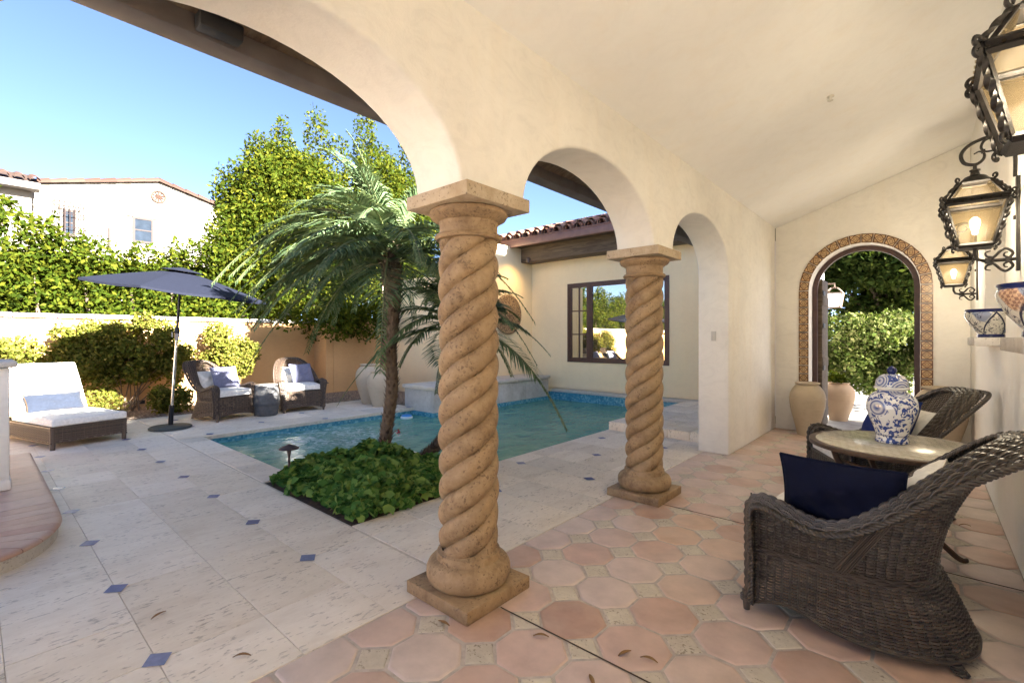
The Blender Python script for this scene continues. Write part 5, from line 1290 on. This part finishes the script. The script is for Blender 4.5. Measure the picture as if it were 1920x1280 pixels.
# bougainvillea and shrubs along the wall
def bush(name, loc, cs, rr, n, size, mat_, lab, cat='shrub', group=None, seed=1, bias=(.45,0,.45), stems=True, flowers=None):
    e = empty(name, loc, 0, lab, cat, group); g = np.random.default_rng(seed)
    quads('foliage', leafquads(clumps(cs, rr, n, g, .4), size, bias, .62, rg=g), mat_, e)
    if stems:
        mb = MB()
        for c in cs[:12]: mb.tube(bez((g.uniform(-.1,.1), g.uniform(-.15,.15), 0), (c[0]*.3, c[1]*.4, c[2]*.7), tuple(c), 8), np.linspace(.014, .004, 8), 5)
        mb.build('stems', M['twig'], e)
    if flowers is not None: quads('flowers', leafquads(np.array(flowers[0])+g.normal(size=(flowers[1],3))*np.array((.03,.04,.03))*flowers[2], .05*flowers[2], bias, .8, rg=g), M['red_flower'], e)
    return e
def dome(r, k, seed, thin=.6):
    g = np.random.default_rng(seed); cs, rr = [], []
    for _ in range(k):
        d = unit(g.normal(size=3)); t = g.uniform(.2, 1)**.5; c = np.array((d[0]*t*r[0], d[1]*t*r[1], d[2]*t*r[2])); cs.append(c); s = g.uniform(.16, .28); rr.append(np.array((s, s, s)))
    return cs, rr
def shift(cs, o): return [c+np.array(o) for c in cs]
BG = 'bougainvillea shrubs trained on the garden wall'
cs, rr = dome((.40, 1.22, .68), 66, 41); cs = shift(cs, (0, 0, 1.08)); bush('bougainvillea', (-11.45, 2.0, 0), cs, rr, 17000, .068, M['leaf_boug'], 'wide bougainvillea behind the umbrella pole with a red bloom on top', group=BG, seed=41, flowers=((.05,-1.0,1.74), 26, .6))
cs, rr = dome((.36, .55, .50), 26, 42); cs = shift(cs, (0, 0, 1.12)); bush('bougainvillea', (-11.5, 3.75, 0), cs, rr, 7600, .068, M['leaf_boug'], 'bougainvillea clump right of the umbrella, above the wicker armchair', group=BG, seed=42)
cs, rr = dome((.40, .55, .50), 22, 43); cs = shift(cs, (0, 0, 1.2)); bush('bougainvillea', (-11.4, .12, 0), cs, rr, 6200, .068, M['leaf_boug'], 'bougainvillea at the left edge behind the white chaise', group=BG, seed=43)
cs, rr = dome((.25, .36, .20), 12, 44); cs = shift(cs, (0, 0, .26)); bush('low_shrub', (-10.75, 2.55, 0), cs, rr, 2200, .06, M['leaf_boug'], 'small low shrub between umbrella base and wicker armchair', seed=44)
cs, rr = dome((.22, .55, .14), 10, 45); cs = shift(cs, (0, 0, .20)); bush('low_shrub', (-10.6, 1.35, 0), cs, rr, 1600, .05, M['leaf_boug'], 'straggly low shrub on the gravel behind the foot of the chaise', seed=45)
# plants beyond the door
cs, rr = dome((1.0, .8, .85), 70, 51); rr = [r*1.25 for r in rr]; cs = shift(cs, (0, 0, 1.05)); bush('round_shrub', (-.62, 11.7, 0), cs, rr, 20000, .08, M['leaf_door'], 'pale green rounded shrub outside the open arched doorway', seed=51, bias=(.3,-.2,.5))
cs, rr = crown((0, 0, 3.2), (2.6, 1.7, 1.9), 60, .34, 52); tree('shade_tree', (-.9, 16.2, 0), [(0,0,0),(.1,0,1.4),(-.1,.1,2.6),(0,0,4)], .14, cs, rr, 30000, .15, M['leaf_dark'], 'dark leafy tree behind the round shrub beyond the doorway', seed=52)
cs, rr = crown((0, 0, 2.3), (2.6, 1.2, 2.4), 40, .34, 53); tree('shade_tree', (-4.3, 17.5, 0), [(0,0,0),(.1,0,.8),(0,0,2)], .1, cs, rr, 16000, .15, M['leaf_hedge'], 'bright leafy tree at the left side of the view through the doorway', seed=53)
cs, rr = dome((3.2, .7, .8), 40, 54); rr = [r*1.7 for r in rr]; cs = shift(cs, (0, 0, .7)); bush('clipped_hedge', (-2, 21, 0), cs, rr, 8000, .13, M['leaf_dark'], 'dark hedge at the end of the drive beyond the doorway', 'hedge', seed=54)
cs, rr = dome((.16, .16, .10), 6, 55); cs = shift(cs, (0, 0, .06)); rr = [r*.5 for r in rr]; bush('urn_plant', (-1.12, 9.80, .64), cs, rr, 500, .06, M['leaf_hedge'], 'small leafy plant growing in the terracotta urn outside', 'plant', seed=55)

# palms
def frond(base, az, el, length, droop, n=76, wl=.34, rg=rg, twist=0.):
    """returns quads of leaflets, and the midrib points"""
    d = np.array((math.cos(az)*math.cos(el), math.sin(az)*math.cos(el), math.sin(el))); h = np.array((math.cos(az), math.sin(az), 0)); t = np.linspace(0, 1, n)
    P = base+length*(d[None]*t[:,None]*(1-.12*t[:,None])+np.array((0,0,-1))[None]*(droop*t**2.3)[:,None]+h[None]*(.10*droop*t**2)[:,None])
    T = unit(np.gradient(P, axis=0)); side = unit(np.cross(T, np.array((0,0,1.))+1e-3)); up = np.cross(side, T)
    Q = []
    for s in (-1, 1):
        for i in range(5, n-1):
            tt = t[i]; L_ = wl*(math.sin(min(1, tt*1.25+.10)*PI)**.55*.85+.15)*rg.uniform(.88, 1.1); fw = .55+.5*tt
            dd = unit(side[i]*s*1.0+T[i]*fw+up[i]*(.42-.25*tt)+rg.normal(size=3)*.06); w = .0115*(1-.3*tt); wv = unit(np.cross(dd, up[i]+side[i]*s*.3))*w
            g = np.array((0,0,-1)); p0 = P[i]; p1 = p0+dd*L_*.5+g*L_*.06; p2 = p0+dd*L_*.92+g*L_*(.26+.15*rg.random())
            Q.append([p0-wv*.5, p0+wv*.5, p1+wv, p1-wv]); Q.append([p1-wv, p1+wv, p2+wv*.15, p2-wv*.15])
    return np.array(Q), P
def palm(name, loc, trunk, tr, nf, length, lab, seed, crown_r=.09, azs=None):
    e = empty(name, loc, 0, lab, 'palm tree', 'palms in the geranium bed'); g = np.random.default_rng(seed)
    P = spline(trunk, 60); mb = MB(); rad = np.interp(np.linspace(0, 1, len(P)), [0, .08, .6, .85, 1], [tr*1.25, tr, tr, tr*1.5, tr*1.1]); mb.tube(P, rad, 14)
    T = unit(np.gradient(P, axis=0))
    for k in range(360):     # old leaf bases: upturned pointed stubs in a spiral
        q = (k/360)**.95*.98; i = min(len(P)-1, int(q*(len(P)-1))); c = P[i]; a = k*2.39996; u = unit(np.cross(T[i], (1,.2,0))); w = np.cross(T[i], u); o = u*math.cos(a)+w*math.sin(a)
        s = (1.0+1.3*max(0, q-.6)/.4)*g.uniform(.7, 1.2); b = c+o*rad[i]*.88; sd = np.cross(T[i], o)
        tip = b+o*.036*s+T[i]*.050*s; mb.add([b-sd*.022*s, b+sd*.022*s, b+T[i]*.018*s+o*.014, tip, b-T[i]*.022], [(0,4,3),(4,1,3),(1,2,3),(2,0,3)])
    mb.build('trunk', M['palm_bark'], e, smooth=False)
    top = P[-1]
    mb = MB()   # fibrous boot under the crown
    for k in range(140): 
        a = g.uniform(0, 2*PI); z = g.uniform(-.45, .02); o = np.array((math.cos(a), math.sin(a), 0)); b = top+np.array((0,0,z))+o*tr*1.2; tip = b+o*g.uniform(.02,.09)+np.array((0,0,g.uniform(-.10,.10)))
        mb.tube([b, (b+tip)/2+o*.01, tip], [.007, .005, .002], 4, False)
    mb.build('crown_fibre', M['palm_bark'], e)
    for k in range(nf):
        q = k/(nf-1); az = (k*2.39996+seed) if azs is None or k >= len(azs) else azs[k][0]
        el = R(78-80*q) if azs is None or k >= len(azs) else azs[k][1]; ln = length*g.uniform(.85, 1.1)*(1-.12*(1-q)); dr = (.30+.42*q)*g.uniform(.8, 1.15)
        if azs is not None and k < len(azs): ln, dr = azs[k][2], azs[k][3]
        base = top+np.array((math.cos(az)*tr*.7, math.sin(az)*tr*.7, .03-.30*q)); Q, mid = frond(base, az, el, ln, dr, rg=g, wl=.36*ln/1.3)
        fo = quads('frond', Q, M['palm_leaf'], e); mb = MB(); mb.tube(mid, np.linspace(.013, .003, len(mid)), 5, False); mb.build('midrib', M['palm_stem'], fo, smooth=True)
    return e
# camera-right in the world is (.753,.658): azimuth 41 deg, left is 221 deg
A = lambda d: R(221+d)
az1 = [(A(15), R(76), 1.75, .22), (A(-25), R(68), 1.8, .28), (A(8), R(66), 1.8, .28), (A(-20), R(52), 1.9, .45), (A(170), R(60), 1.5, .4), (A(-8), R(38), 2.05, .58), (A(12), R(24), 2.0, .62), (A(-4), R(12), 1.9, .6), (A(0), R(42), 1.55, .45), (A(15), R(20), 1.75, .55), (A(-12), R(8), 1.7, .55), (A(-25), R(35), 1.6, .5), (A(30), R(48), 1.5, .5), (A(50), R(10), 1.5, .6), (A(-45), R(5), 1.5, .65), (A(10), R(-8), 1.5, .5),
       (A(-5), R(62), 1.45, .35), (A(40), R(74), 1.5, .25), (A(170), R(68), 1.4, .35), (A(150), R(30), 1.3, .55), (A(-70), R(25), 1.3, .6), (A(90), R(40), 1.3, .5), (A(70), R(-5), 1.3, .5), (A(180), R(5), 1.2, .55), (A(-38), R(-5), 1.4, .45), (A(22), R(-2), 1.5, .45), (A(5), R(28), 1.9, .6), (A(-8), R(20), 1.8, .7), (A(60), R(55), 1.4, .4)]
palm('date_palm', (-4.48, 2.99, -.02), [(0,0,0),(.02,.01,.35),(.06,.06,.85),(.05,.05,1.3),(.07,.06,1.85),(.05,.05,2.5)], .064, 48, 1.7, 'taller small date palm rising straight from the geranium bed', 61, azs=az1)
palm('date_palm', (-4.25, 3.25, -.02), [(0,0,0),(.08,.07,.11),(.19,.16,.25),(.29,.25,.43),(.33,.29,.75),(.34,.30,1.2),(.34,.30,1.75)], .058, 26, 1.25, 'leaning date palm whose bent trunk passes behind the near column', 62)
# geranium ground cover
g = np.random.default_rng(71); n = 5200
x = g.uniform(-4.82, -3.20, n); y = g.uniform(1.92, 3.40, n); ex = np.minimum.reduce([x+4.86, -3.17-x, y-1.88, 3.44-y]); ex = ex-.05+.05*np.sin(x*17+y*5)*np.sin(y*19-x*3); hz = .045+.21*np.clip(1.0-.55*np.clip((y-2.75)/.5, 0, 1), 0, 1)*np.clip(ex/.38, 0, 1)**.7*(1+.4*np.sin(x*5.1+1)*np.sin(y*6.3)+.2*np.sin(x*13)*np.sin(y*15))
z = hz*(1-.55*g.random(n)**2.2); m_ = g.random(n) < .035; x = np.where(m_, x+np.sign(x+4.03)*g.uniform(0, .09, n), x); y = np.where(m_, y-g.uniform(0, .08, n)*(y < 2.3), y)
C_ = np.stack([x, y, z], 1); nr = unit(g.normal(size=(n,3))*.55+np.array((.15,-.1,1))+np.stack([(x+4.0)*.25, (y-2.6)*.25, 0*x], 1)); a = unit(np.cross(nr, g.normal(size=(n,3)))); b = np.cross(nr, a); r = (.024+.036*g.random(n)**1.3)[:,None]
V = []; K_ = 10
for k in range(K_):
    t = 2*PI*k/K_; rr_ = (1.0 if k % 2 == 0 else .80)*(.45 if k == 5 else 1); V.append(C_+(a*math.cos(t)+b*math.sin(t))*r*rr_+nr*r*.22*(1 if k % 2 else .55))
V = np.stack([C_-nr*r*.05]+V, 1)
me = bpy.data.meshes.new('ground_cover'); tri = []
base = np.arange(n)*(K_+1)
F = np.concatenate([np.stack([base, base+1+k, base+1+(k+1) % K_], 1) for k in range(K_)])
me.vertices.add(n*(K_+1)); me.vertices.foreach_set('co', V.astype(np.float32).reshape(-1)); me.loops.add(len(F)*3); me.loops.foreach_set('vertex_index', F.astype(np.int32).reshape(-1)); me.polygons.add(len(F)); me.polygons.foreach_set('loop_start', np.arange(0, len(F)*3, 3, dtype=np.int32))
me.materials.append(M['leaf_ger']); me.update(calc_edges=True); me.validate(); o = bpy.data.objects.new('ground_cover', me); COL.objects.link(o); tag(o, 'dense green geranium ground cover filling the planting bed', kind='stuff')
bush('geranium_flower', (-5.0, 3.3, 0), [np.array((.35,.0,.33))], [np.array((.02,.02,.02))], 8, .02, M['leaf_ger'], 'small dark red geranium bloom beside the palm trunk', 'flower', seed=72, stems=True, flowers=((.35,.0,.30), 22, .4))
